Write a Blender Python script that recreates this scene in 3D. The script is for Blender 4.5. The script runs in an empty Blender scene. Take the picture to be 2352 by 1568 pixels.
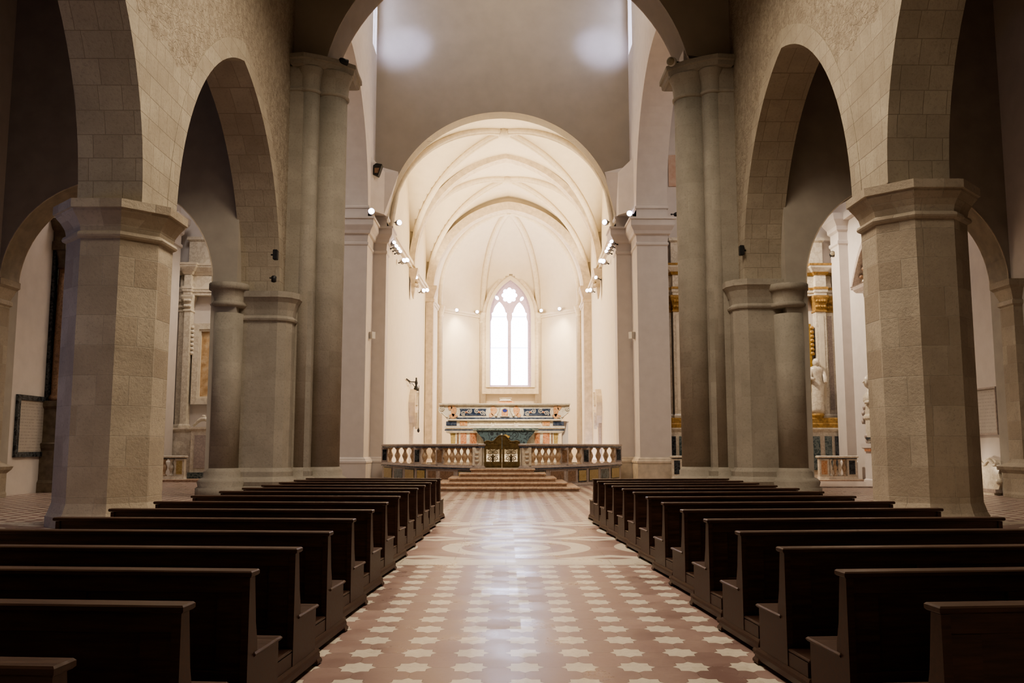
import bpy, bmesh, math, random
from mathutils import Vector, Matrix
random.seed(7)
S = bpy.context.scene
COL = S.collection
PI = math.pi
cos, sin, sqrt = math.cos, math.sin, math.sqrt

# ------------------------------------------------------------------ camera
CW, CH, FPX, EYE = 2352, 1568, 2060.0, 1.65
VX, VY = 1162.0, 1025.0                       # where the nave axis (+Y) vanishes
_d = Vector(((VX-CW/2)/FPX, (VY-CH/2)/FPX, 1)).normalized()
_a = math.asin(_d.x)
_r = Vector((cos(_a), sin(_a), 0)); _fh = Vector((-sin(_a), cos(_a), 0))
_p = math.acos(_d.z/cos(_a))
_F = _fh*cos(_p) + Vector((0, 0, sin(_p))); _D = _F.cross(_r)
CAM = Vector((0, 0, EYE))
cam = bpy.data.objects.new('camera', bpy.data.cameras.new('camera'))
COL.objects.link(cam)
cam.data.sensor_width = 36; cam.data.lens = FPX/CW*36
cam.data.clip_end = 400
M = Matrix((( _r.x, -_D.x, -_F.x, 0), (_r.y, -_D.y, -_F.y, 0), (_r.z, -_D.z, -_F.z, EYE), (0, 0, 0, 1)))
cam.matrix_world = M
S.camera = cam

def ray(x, y): return _r*((x-CW/2)/FPX) + _D*((y-CH/2)/FPX) + _F
def onY(x, y, Y): d = ray(x, y); return CAM + d*(Y/d.y)
def onZ(x, y, z): d = ray(x, y); return CAM + d*((z-EYE)/d.z)
def onX(x, y, X): d = ray(x, y); return CAM + d*(X/d.x)

# ------------------------------------------------------------------ materials
class NT:
    def __init__(s, name):
        s.m = bpy.data.materials.new(name); s.m.use_nodes = True
        s.t = s.m.node_tree; s.b = s.t.nodes['Principled BSDF']
    def n(s, typ, **kw):
        x = s.t.nodes.new(typ)
        for k, v in kw.items(): setattr(x, k, v)
        return x
    def put(s, sock, v):
        if isinstance(v, bpy.types.NodeSocket): s.t.links.new(v, sock)
        elif isinstance(v, (tuple, list)) and len(v) == 3 and sock.type == 'RGBA': sock.default_value = (*v, 1)
        else: sock.default_value = v
    def m2(s, op, a, b=0.0, c=None):
        x = s.n('ShaderNodeMath', operation=op); s.put(x.inputs[0], a); s.put(x.inputs[1], b)
        if c is not None: s.put(x.inputs[2], c)
        return x.outputs[0]
    def mix(s, f, a, b, bt='MIX'):
        x = s.n('ShaderNodeMix', data_type='RGBA', blend_type=bt)
        s.put(x.inputs[0], f); s.put(x.inputs[6], a); s.put(x.inputs[7], b); return x.outputs[2]
    def pos(s): return s.n('ShaderNodeNewGeometry').outputs['Position']
    def obj(s): return s.n('ShaderNodeTexCoord').outputs['Object']
    def sep(s, v):
        x = s.n('ShaderNodeSeparateXYZ'); s.put(x.inputs[0], v); return x.outputs
    def comb(s, a, b, c=0.0):
        x = s.n('ShaderNodeCombineXYZ'); s.put(x.inputs[0], a); s.put(x.inputs[1], b); s.put(x.inputs[2], c); return x.outputs[0]
    def noise(s, v, scale, detail=4, rough=.55):
        x = s.n('ShaderNodeTexNoise'); s.put(x.inputs['Vector'], v)
        x.inputs['Scale'].default_value = scale; x.inputs['Detail'].default_value = detail; x.inputs['Roughness'].default_value = rough
        return x.outputs[0]
    def ramp(s, f, *stops):
        x = s.n('ShaderNodeValToRGB'); s.put(x.inputs[0], f)
        e = x.color_ramp.elements
        while len(e) < len(stops): e.new(.5)
        for k, (p, c) in enumerate(stops):
            e[k].position = p; e[k].color = (*c, 1) if isinstance(c, (tuple, list)) else (c, c, c, 1)
        return x.outputs[0]
    def bump(s, h, st=.3, dist=.02):
        x = s.n('ShaderNodeBump'); x.inputs['Strength'].default_value = st; x.inputs['Distance'].default_value = dist
        s.put(x.inputs['Height'], h); s.t.links.new(x.outputs[0], s.b.inputs['Normal'])
    def set(s, base=None, rough=None, metal=None, spec=None, emit=None, es=None):
        I = s.b.inputs
        if base is not None: s.put(I['Base Color'], base)
        if rough is not None: s.put(I['Roughness'], rough)
        if metal is not None: s.put(I['Metallic'], metal)
        if spec is not None: s.put(I['Specular IOR Level'], spec)
        if emit is not None: s.put(I['Emission Color'], emit)
        if es is not None: s.put(I['Emission Strength'], es)
        return s.m

def mat_flat(name, c, rough=.6, var=.18, scale=6, metal=0, spec=.4, bump=0):
    n = NT(name); f = n.noise(n.pos(), scale)
    lo = tuple(x*(1-var) for x in c); hi = tuple(min(1, x*(1+var)) for x in c)
    if bump: n.bump(n.noise(n.pos(), scale*4), bump, .01)
    return n.set(n.ramp(f, (.3, lo), (.7, hi)), rough, metal, spec)

def mat_block(name, c1, c2, mortar, bw=.9, bh=.42, msize=.012, rough=.85, bumpst=.5):
    n = NT(name); p = n.sep(n.pos())
    nx = n.m2('ABSOLUTE', n.sep(n.n('ShaderNodeNewGeometry').outputs['True Normal'])[0])
    side = n.m2('GREATER_THAN', nx, .6)
    u = n.m2('ADD', n.m2('MULTIPLY', p[1], side), n.m2('MULTIPLY', n.m2('ADD', p[0], .37), n.m2('SUBTRACT', 1, side)))
    v = n.comb(u, p[2])
    br = n.n('ShaderNodeTexBrick'); n.put(br.inputs['Vector'], v)
    br.offset = .43; br.squash = .8; br.squash_frequency = 3
    n.put(br.inputs['Color1'], c1); n.put(br.inputs['Color2'], c2); n.put(br.inputs['Mortar'], mortar)
    br.inputs['Scale'].default_value = 1; br.inputs['Mortar Size'].default_value = msize; br.inputs['Mortar Smooth'].default_value = .6
    br.inputs['Brick Width'].default_value = bw; br.inputs['Row Height'].default_value = bh; br.inputs['Bias'].default_value = -.1
    n1 = n.noise(n.pos(), 1.3, 5); n2 = n.noise(n.pos(), 14, 4, .7)
    c = n.mix(n.ramp(n1, (.35, .0), (.75, .55)), br.outputs[0], tuple(x*.72 for x in c2))
    c = n.mix(n.ramp(n2, (.30, .5), (.48, 0)), c, tuple(x*.55 for x in c1))
    n.bump(n.m2('ADD', n.m2('MULTIPLY', br.outputs[1], -.8), n.m2('MULTIPLY', n2, .9)), bumpst, .03)
    return n.set(c, rough, 0, .25)

def mat_rubble():
    n = NT('rubble_stone'); p = n.pos()
    sc = n.n('ShaderNodeMapping'); n.put(sc.inputs[0], p); sc.inputs['Scale'].default_value = (1, 1, 1.9)
    v = n.n('ShaderNodeTexVoronoi', feature='DISTANCE_TO_EDGE'); n.put(v.inputs['Vector'], sc.outputs[0]); v.inputs['Scale'].default_value = 3.6
    n1 = n.noise(p, 3.5, 6, .65); n2 = n.noise(p, 11, 5, .7)
    edge = n.ramp(v.outputs[0], (0, 0.0), (.08, 1.0))
    c = n.ramp(n1, (.3, (.30, .25, .20)), (.55, (.42, .36, .29)), (.75, (.50, .435, .35)))
    c = n.mix(n.ramp(n2, (.32, .75), (.5, 0)), c, (.20, .16, .12))
    c = n.mix(n.m2('MULTIPLY', n.m2('SUBTRACT', 1, edge), .45), c, (.3, .25, .19))
    n.bump(n.m2('ADD', n.m2('MULTIPLY', edge, .35), n.m2('MULTIPLY', n2, 1.5)), .6, .06)
    return n.set(c, .92, 0, .15)

def mat_floor():
    n = NT('floor_stone'); P = n.pos(); p = n.sep(P); X, Y = p[0], p[1]
    A = lambda a, b: n.m2('ADD', a, b)
    Sb = lambda a, b: n.m2('SUBTRACT', a, b)
    Mu = lambda a, b: n.m2('MULTIPLY', a, b)
    ab = lambda a: n.m2('ABSOLUTE', a)
    wob = Mu(Sb(n.noise(P, 5, 2), .5), .035); wob2 = Mu(Sb(n.noise(n.comb(Y, X), 5, 2), .5), .035)
    U = A(n.m2('DIVIDE', Sb(X, .142), .42), A(wob, .5)); V = A(n.m2('DIVIDE', Sb(Y, 6.99), .4735), A(wob2, .5))
    iu = n.m2('FLOOR', U); iv = n.m2('FLOOR', V)
    u = Sb(Sb(U, iu), .5); v = Sb(Sb(V, iv), .5)
    au, av = ab(u), ab(v)
    d1 = n.m2('DIVIDE', n.m2('MAXIMUM', au, av), .25); d2 = n.m2('DIVIDE', A(au, av), .35)
    star = n.m2('SMOOTH_MIN', d1, d2, .08)                 # <1 inside the eight pointed tile
    star_m = n.ramp(star, (.97, 1.0), (1.03, 0.0))
    seam = n.m2('MAXIMUM', n.m2('MULTIPLY', n.m2('LESS_THAN', n.m2('MINIMUM', au, av), .012), n.m2('GREATER_THAN', star, 1.0)), n.m2('LESS_THAN', ab(Sb(star, 1.03)), .035))
    # rosette field
    RX = n.m2('DIVIDE', Sb(X, .17), 2.84); RY = n.m2('DIVIDE', Sb(Y, 15.05), 2.9)
    cu = Mu(Sb(RX, n.m2('ROUND', RX)), 2.84); cv = Mu(Sb(RY, n.m2('ROUND', RY)), 2.9)
    r = n.m2('DIVIDE', n.m2('SQRT', A(Mu(cu, cu), Mu(cv, cv))), 1.22)
    ring = n.m2('MULTIPLY', n.m2('GREATER_THAN', r, .735), n.m2('LESS_THAN', r, 1.0))
    ring2 = n.m2('MULTIPLY', n.m2('GREATER_THAN', r, .215), n.m2('LESS_THAN', r, .466))
    du = Sb(1.42, ab(cu)); dv = Sb(1.45, ab(cv))
    dd = A(n.m2('DIVIDE', ab(du), 1.1), n.m2('DIVIDE', ab(dv), .55))
    dia = n.m2('MULTIPLY', n.m2('LESS_THAN', dd, .75), n.m2('GREATER_THAN', dd, .28))
    ros = n.m2('MAXIMUM', n.m2('MAXIMUM', ring, ring2), dia)
    band = n.m2('MAXIMUM', n.m2('LESS_THAN', Y, 13.5), n.m2('GREATER_THAN', Y, 19.55))
    ros = n.m2('MAXIMUM', ros, band)
    zone = n.m2('MULTIPLY', n.m2('GREATER_THAN', Y, 12.86), n.m2('LESS_THAN', Y, 20.0))
    pale_m = n.mix(zone, star_m, ros)
    wn = n.n('ShaderNodeTexWhiteNoise', noise_dimensions='3D')
    n.put(wn.inputs[0], n.comb(n.m2('ROUND', U), n.m2('ROUND', V)))
    n1 = n.noise(P, 2.2, 5, .6); n2 = n.noise(P, 22, 4, .7)
    pink = n.mix(wn.outputs[0], (.225, .138, .125), (.32, .208, .185))
    pink = n.mix(n.ramp(n1, (.4, 0.0), (.75, .5)), pink, (.42, .31, .265))
    pale = n.mix(n1, (.56, .485, .40), (.69, .615, .52))
    c = n.mix(pale_m, pink, pale)
    c = n.mix(Mu(Mu(seam, Sb(1, zone)), .4), c, (.14, .09, .07))
    slab = n.n('ShaderNodeTexBrick'); n.put(slab.inputs['Vector'], n.comb(X, Y)); slab.inputs['Scale'].default_value = 1
    slab.inputs['Brick Width'].default_value = 1.5; slab.inputs['Row Height'].default_value = .48; slab.inputs['Mortar Size'].default_value = .008
    c = n.mix(Mu(Mu(slab.outputs[1], zone), .45), c, (.15, .1, .08))
    c = n.mix(n.ramp(n2, (.3, .25), (.5, 0.0)), c, (.2, .13, .1))
    n.bump(A(A(n.noise(P, 1.6, 2), Mu(n2, .12)), A(Mu(seam, -.25), Mu(wn.outputs[0], .15))), .16, .03)
    return n.set(c, A(n.ramp(n1, (.3, .22), (.75, .36)), Mu(wn.outputs[0], .14)), 0, .2)

def mat_wood():
    n = NT('dark_wood'); o = n.obj()
    mp = n.n('ShaderNodeMapping'); n.put(mp.inputs[0], o); mp.inputs['Scale'].default_value = (1.2, 14, 14)
    f = n.noise(mp.outputs[0], 2.2, 5, .6)
    n.bump(f, .08, .004)
    return n.set(n.ramp(f, (.3, (.040, .0195, .0135)), (.7, (.095, .049, .034))), n.ramp(f, (.3, .33), (.7, .45)), 0, .45)

def mat_marble(name, c, vein, scale=5, rough=.3, sharp=.08):
    n = NT(name); P = n.pos()
    f = n.noise(P, scale, 6, .65)
    d = n.m2('ABSOLUTE', n.m2('SUBTRACT', f, .5))
    return n.set(n.ramp(d, (0, vein), (sharp, c), (.35, tuple(x*.85 for x in c))), rough, 0, .5)

def mat_inlay(name, bg, c1, c2, scale=9):
    """scrolling coloured marble inlay"""
    n = NT(name); P = n.pos()
    v = n.n('ShaderNodeTexVoronoi', feature='DISTANCE_TO_EDGE'); n.put(v.inputs['Vector'], P); v.inputs['Scale'].default_value = scale
    v2 = n.n('ShaderNodeTexVoronoi'); n.put(v2.inputs['Vector'], P); v2.inputs['Scale'].default_value = scale
    g = n.m2('SINE', n.m2('MULTIPLY', v2.outputs[0], 24))
    c = n.mix(n.m2('GREATER_THAN', g, .1), bg, c1)
    c = n.mix(n.m2('LESS_THAN', v2.outputs[0], .14), c, c2)
    c = n.mix(n.m2('LESS_THAN', v.outputs[0], .05), c, bg)
    return n.set(c, .3, 0, .5)

def mat_emit(name, c, st):
    n = NT(name); f = n.noise(n.pos(), 3)
    return n.set((.8, .8, .8), .4, emit=n.mix(f, c, tuple(x*.97 for x in c)), es=st)

def mat_painting(name, a, b, c, scale=1.2):
    n = NT(name); f = n.noise(n.pos(), scale, 5, .6)
    return n.set(n.ramp(f, (.3, a), (.5, b), (.68, c)), .5, 0, .4)

def mat_inscription(name, c, ink, pitch=.1):
    n = NT(name); p = n.sep(n.pos())
    w = n.m2('FRACT', n.m2('DIVIDE', p[2], pitch))
    row = n.m2('MULTIPLY', n.m2('GREATER_THAN', w, .4), n.m2('LESS_THAN', w, .75))
    br = n.m2('GREATER_THAN', n.noise(n.comb(n.m2('MULTIPLY', p[1], 16), n.m2('MULTIPLY', p[2], 3)), 1.0, 2), .47)
    f = n.noise(n.pos(), 4)
    base = n.mix(f, c, tuple(x*.8 for x in c))
    return n.set(n.mix(n.m2('MULTIPLY', n.m2('MULTIPLY', row, br), .45), base, ink), .55, 0, .4)

def mat_glass(name):
    n = NT(name)
    tr = n.n('ShaderNodeBsdfTransparent'); gl = n.n('ShaderNodeBsdfGlossy'); mx = n.n('ShaderNodeMixShader')
    tr.inputs[0].default_value = (.96, .97, 1, 1); gl.inputs['Roughness'].default_value = .1
    f = n.noise(n.pos(), 3)
    n.put(mx.inputs[0], n.m2('MULTIPLY', f, .06))
    n.t.links.new(tr.outputs[0], mx.inputs[1]); n.t.links.new(gl.outputs[0], mx.inputs[2])
    n.t.links.new(mx.outputs[0], n.t.nodes['Material Output'].inputs[0])
    return n.m

STONE = mat_block('pillar_stone', (.50, .435, .355), (.37, .305, .24), (.46, .405, .335), .95, .62, .008, bumpst=.6)
STONE_GREY = mat_block('pier_stone', (.39, .35, .30), (.33, .295, .25), (.37, .33, .285), .9, .55, .006, bumpst=.4)
VOUSS = mat_block('voussoir_stone', (.44, .385, .31), (.37, .315, .25), (.28, .235, .185), .62, .48, .010, bumpst=.5)
RUBBLE = mat_rubble()
FLOOR = mat_floor()
WOOD = mat_wood()
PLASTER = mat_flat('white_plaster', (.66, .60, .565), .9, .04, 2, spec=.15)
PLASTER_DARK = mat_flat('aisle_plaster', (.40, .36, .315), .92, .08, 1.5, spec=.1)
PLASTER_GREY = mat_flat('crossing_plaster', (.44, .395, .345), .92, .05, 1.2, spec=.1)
CREAM = mat_flat('cream_plaster', (.78, .70, .58), .9, .03, 2, spec=.15)
RIBST = mat_flat('rib_stone', (.76, .68, .56), .85, .08, 5, spec=.2)
RIBT = mat_flat('arch_band_stone', (.68, .59, .475), .85, .14, 4, spec=.2)
WARMST = mat_flat('warm_stone', (.64, .545, .44), .8, .16, 3, spec=.2)
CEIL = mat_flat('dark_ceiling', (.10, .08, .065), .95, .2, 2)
MWHITE = mat_marble('white_marble', (.76, .69, .58), (.60, .52, .42), 3)
MGREYP = mat_marble('pinkish_marble', (.50, .42, .38), (.38, .31, .28), 5)
MRAIL = mat_marble('rail_marble', (.46, .385, .35), (.34, .28, .25), 6, .25)
MBLUE = mat_marble('dark_blue_marble', (.03, .045, .085), (.10, .12, .17), 4, .2)
MGREEN = mat_marble('green_marble', (.05, .075, .08), (.20, .23, .22), 5, .2)
MBLACK = mat_marble('black_marble', (.018, .02, .026), (.08, .09, .1), 4, .2)
MRED = mat_marble('red_marble', (.46, .17, .085), (.62, .34, .22), 7)
MORANGE = mat_marble('orange_marble', (.58, .27, .12), (.7, .45, .28), 7)
MYELLOW = mat_marble('yellow_marble', (.42, .29, .11), (.52, .4, .2), 6)
MBROWN = mat_marble('brown_marble', (.20, .115, .07), (.33, .2, .13), 6)
MSTEP = mat_marble('step_marble', (.62, .46, .34), (.45, .28, .2), 4, .35)
MSTEPR = mat_marble('step_riser_marble', (.36, .225, .155), (.48, .34, .25), 6, .4)
BALM = mat_marble('baluster_marble', (.48, .31, .19), (.6, .45, .31), 6)
INLAY = mat_inlay('floral_inlay', (.72, .66, .55), (.03, .06, .08), (.45, .16, .08), 3.6)
INLAYD = mat_inlay('altar_front_inlay', (.055, .08, .09), (.02, .025, .03), (.5, .45, .36), 3.2)
BRONZE = mat_flat('gate_bronze', (.17, .115, .05), .42, .3, 9, metal=.35)
GOLD = mat_flat('old_gold', (.46, .29, .085), .38, .25, 8, metal=.5)
GOLDST = mat_flat('gilded_stone', (.42, .25, .09), .5, .35, 9, metal=.2)
BLACK = mat_flat('black_metal', (.02, .02, .022), .5, .2, 9)
GREYM = mat_flat('grey_metal', (.35, .35, .36), .45, .1, 9, metal=.3)
WHITEM = mat_flat('white_housing', (.62, .59, .55), .5, .05, 9)
LENS = mat_emit('lit_lens', (.80, .74, 1.0), 14)
LENS_OFF = mat_flat('unlit_lens', (.33, .28, .2), .3, .1, 9)
GLASS = mat_glass('window_glass')
TRACERY_GLOW = mat_flat('window_lead', (.66, .54, .74), .6, .1, 8)  # lilac glow of the bright window put into the tracery colour
PAINT_G = mat_painting('dark_canvas', (.05, .045, .03), (.14, .11, .07), (.26, .2, .12))
PAINT_M = mat_painting('ochre_marble_relief', (.42, .25, .12), (.62, .42, .24), (.72, .58, .4), 3.5)
FADED = mat_painting('faded_fresco', (.5, .30, .2), (.56, .38, .28), (.58, .48, .4), 2)
PLAQ = mat_inscription('light_plaque_stone', (.50, .45, .40), (.25, .2, .18), .11)
PLAQ2 = mat_inscription('white_plaque_stone', (.60, .55, .51), (.36, .31, .29), .12)
OLDALT = mat_flat('aged_altar_stone', (.15, .115, .085), .7, .35, 4)

# ------------------------------------------------------------------ mesh helpers
ROOT = {}
class MB:
    def __init__(s): s.v, s.f, s.sm = [], [], []
    def add(s, vs, fs, smooth=False):
        b = len(s.v); s.v += [tuple(v) for v in vs]
        s.f += [tuple(i+b for i in f) for f in fs]; s.sm += [smooth]*len(fs); return s
    def box(s, x0, x1, y0, y1, z0, z1, rot=None, at=None):
        vs = [Vector((x, y, z)) for z in (z0, z1) for y in (y0, y1) for x in (x0, x1)]
        if rot is not None:
            m = Matrix.Rotation(rot, 3, 'Z'); o = Vector(at or (0, 0, 0)); vs = [m @ v + o for v in vs]
        return s.add(vs, [(0, 2, 3, 1), (4, 5, 7, 6), (0, 1, 5, 4), (2, 6, 7, 3), (0, 4, 6, 2), (1, 3, 7, 5)])
    def bbox(s, x0, x1, y0, y1, z0, z1, b=.01):
        """box with bevelled vertical and top edges"""
        p = [(x0, y0), (x1, y0), (x1, y1), (x0, y1)]
        return s.loft(p, [(-b, z0), (0, z0+b), (0, z1-b), (-b, z1)])
    def rings(s, R, smooth=True, closed=True, cap=True):
        n = len(R[0]); vs = [v for r in R for v in r]; fs = []
        for i in range(len(R)-1):
            for j in range(n if closed else n-1):
                k = (j+1) % n
                fs.append((i*n+j, i*n+k, (i+1)*n+k, (i+1)*n+j))
        s.add(vs, fs, smooth)
        if cap and closed:
            b = len(s.v)-len(vs)
            s.f.append(tuple(b+j for j in reversed(range(n)))); s.sm.append(False)
            s.f.append(tuple(b+(len(R)-1)*n+j for j in range(n))); s.sm.append(False)
        return s
    def loft(s, poly, levels, smooth=False):
        """stack of mitre-offset copies of a CCW polygon: levels of (offset, z)"""
        n = len(poly); R = []
        nr = []
        for i in range(n):
            a, b = Vector(poly[i]), Vector(poly[(i+1) % n]); d = (b-a).normalized(); nr.append(Vector((d.y, -d.x)))
        for off, z in levels:
            r = []
            for i in range(n):
                n1, n2 = nr[i-1], nr[i]; m = n1+n2; k = off/max(.35, (1+n1.dot(n2)))
                q = Vector(poly[i])+m*k; r.append((q.x, q.y, z))
            R.append(r)
        return s.rings(R, smooth)
    def lathe(s, c, prof, seg=24, a0=0, a1=2*PI):
        full = abs(a1-a0) > 6.28; n = seg if full else seg+1
        R = [[(c[0]+r*cos(a0+(a1-a0)*j/seg), c[1]+r*sin(a0+(a1-a0)*j/seg), c[2]+z) for j in range(n)] for r, z in prof]
        return s.rings(R, True, full, full)
    def tube(s, path, rad, seg=8, squash=None):
        P = [Vector(p) for p in path]; R = []
        up0 = None
        for i, p in enumerate(P):
            t = (P[min(i+1, len(P)-1)]-P[max(i-1, 0)]).normalized()
            up = Vector((0, 0, 1)) if abs(t.z) < .95 else Vector((0, 1, 0))
            if up0 is not None:
                up = up0
            a = t.cross(up).normalized(); b = a.cross(t).normalized(); up0 = b
            r = rad[i] if isinstance(rad, (list, tuple)) else rad
            sq = squash or (1, 1)
            R.append([p+a*(r*sq[0]*cos(2*PI*j/seg))+b*(r*sq[1]*sin(2*PI*j/seg)) for j in range(seg)])
        return s.rings(R, seg > 5)
    def prism(s, poly, f, w0, w1):
        """polygon (any simple outline) extruded; f maps (u, v, w) to a point"""
        me = _fill(poly, [], 1.0)
        vs = [f(v.co.x, v.co.y, w0 if v.co.z < 0 else w1) for v in me.vertices]
        fs = [tuple(p.vertices) for p in me.polygons]; bpy.data.meshes.remove(me)
        return s.add(vs, fs)
    def plate(s, poly, holes, f, w0, w1):
        me = _fill(poly, holes, 1.0)
        vs = [f(v.co.x, v.co.y, w0 if v.co.z < 0 else w1) for v in me.vertices]
        fs = [tuple(p.vertices) for p in me.polygons]; bpy.data.meshes.remove(me)
        return s.add(vs, fs)
    def ball(s, c, r, seg=12, sx=1, sy=1, sz=1):
        k = seg//2
        R = [[(c[0]+r*sx*sin(PI*i/k)*cos(2*PI*j/seg), c[1]+r*sy*sin(PI*i/k)*sin(2*PI*j/seg), c[2]-r*sz*cos(PI*i/k)) for j in range(seg)] for i in range(1, k)]
        b = len(s.v); s.rings(R, True)
        return s
    def build(s, name, mat, parent=None, kind=None, label=None):
        off = Vector((0, 0, 0))
        if parent is not None: off = ROOT.get(parent.name, Vector((0, 0, 0)))
        me = bpy.data.meshes.new(name)
        me.from_pydata([(v[0]-off.x, v[1]-off.y, v[2]-off.z) for v in s.v], [], s.f)
        for i, p in enumerate(me.polygons): p.use_smooth = s.sm[i]
        bm = bmesh.new(); bm.from_mesh(me); bmesh.ops.recalc_face_normals(bm, faces=bm.faces); bm.to_mesh(me); bm.free()
        me.materials.append(mat)
        o = bpy.data.objects.new(name, me); COL.objects.link(o)
        if parent is not None:
            o.parent = parent; ROOT[o.name] = off
        if kind: o['kind'] = kind
        if label: o['label'] = label
        return o

def _fill(poly, holes, half):
    cu = bpy.data.curves.new('outline', 'CURVE'); cu.dimensions = '2D'; cu.fill_mode = 'BOTH'; cu.extrude = half
    for pts in [poly]+list(holes):
        sp = cu.splines.new('POLY'); sp.points.add(len(pts)-1)
        for i, q in enumerate(pts): sp.points[i].co = (q[0], q[1], 0, 1)
        sp.use_cyclic_u = True
    ob = bpy.data.objects.new('outline', cu); COL.objects.link(ob)
    me = bpy.data.meshes.new_from_object(ob)
    bpy.data.objects.remove(ob); bpy.data.curves.remove(cu)
    return me

def thing(name, label, cat, loc=(0, 0, 0), group=None):
    o = bpy.data.objects.new(name, None); COL.objects.link(o); o.location = loc; o.empty_display_size = .2
    o['label'] = label; o['category'] = cat
    if group: o['group'] = group
    ROOT[o.name] = Vector(loc); return o

def tag(o, label, cat, group=None):
    o['label'] = label; o['category'] = cat
    if group: o['group'] = group
    return o

def dup(root, label):
    r = root.copy(); COL.objects.link(r); r['label'] = label
    for ch in list(root.children):
        c = ch.copy(); COL.objects.link(c); c.parent = r
        for g in ch.children:
            d = g.copy(); COL.objects.link(d); d.parent = c
    return r

def pointed(u0, u1, zs, rise, n=20):
    a = (u1-u0)/2; R = (a*a+rise*rise)/(2*a); L = []
    th = math.atan2(rise, R-a)
    for i in range(n+1):
        t = th*i/n; L.append((u0+R-R*cos(t), zs+R*sin(t)))
    return L+[(u0+u1-u, z) for u, z in reversed(L[:-1])]
def rounda(u0, u1, zs, rise=None, n=40):
    a = (u1-u0)/2; c = (u0+u1)/2; h = rise or a
    return [(c-a*cos(PI*i/n), zs+h*sin(PI*i/n)) for i in range(n+1)]
XZ = lambda u, v, w: (u, w, v)       # wall facing the camera
YZ = lambda u, v, w: (w, u, v)       # wall along the nave

def octagon(cx, cy, flat): 
    R = flat/2/cos(PI/8); return [(cx+R*cos(PI/8+k*PI/4), cy+R*sin(PI/8+k*PI/4)) for k in range(8)]
def ngon(cx, cy, r, n=20, a0=0): return [(cx+r*cos(a0+2*PI*k/n), cy+r*sin(a0+2*PI*k/n)) for k in range(n)]
def rect(x0, x1, y0, y1): return [(x0, y0), (x1, y0), (x1, y1), (x0, y1)]

# ================================================================== SETTING
MB().box(-17.8, 18.0, -4.5, 46.6, -.3, 0).build('floor', FLOOR, kind='structure')
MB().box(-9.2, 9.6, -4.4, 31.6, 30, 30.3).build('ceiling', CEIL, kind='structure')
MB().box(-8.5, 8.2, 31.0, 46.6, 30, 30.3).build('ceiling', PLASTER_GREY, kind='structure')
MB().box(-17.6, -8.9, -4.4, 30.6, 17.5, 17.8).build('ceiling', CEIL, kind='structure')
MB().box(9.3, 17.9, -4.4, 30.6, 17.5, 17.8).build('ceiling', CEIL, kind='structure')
MB().box(-17.6, -8.3, 29.2, 46.6, 20.5, 20.8).build('ceiling', PLASTER, kind='structure')
MB().box(7.9, 17.9, 29.2, 46.6, 20.5, 20.8).build('ceiling', PLASTER, kind='structure')
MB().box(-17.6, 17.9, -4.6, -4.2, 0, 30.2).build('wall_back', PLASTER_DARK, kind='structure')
XL, XR = -16.85, 16.9
MB().box(XL-.6, XL, -4.4, 46.6, 0, 20.6).build('wall_left', PLASTER, kind='structure')
MB().box(XR, XR+.6, -4.4, 46.6, 0, 20.6).build('wall_right', PLASTER, kind='structure')

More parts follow.
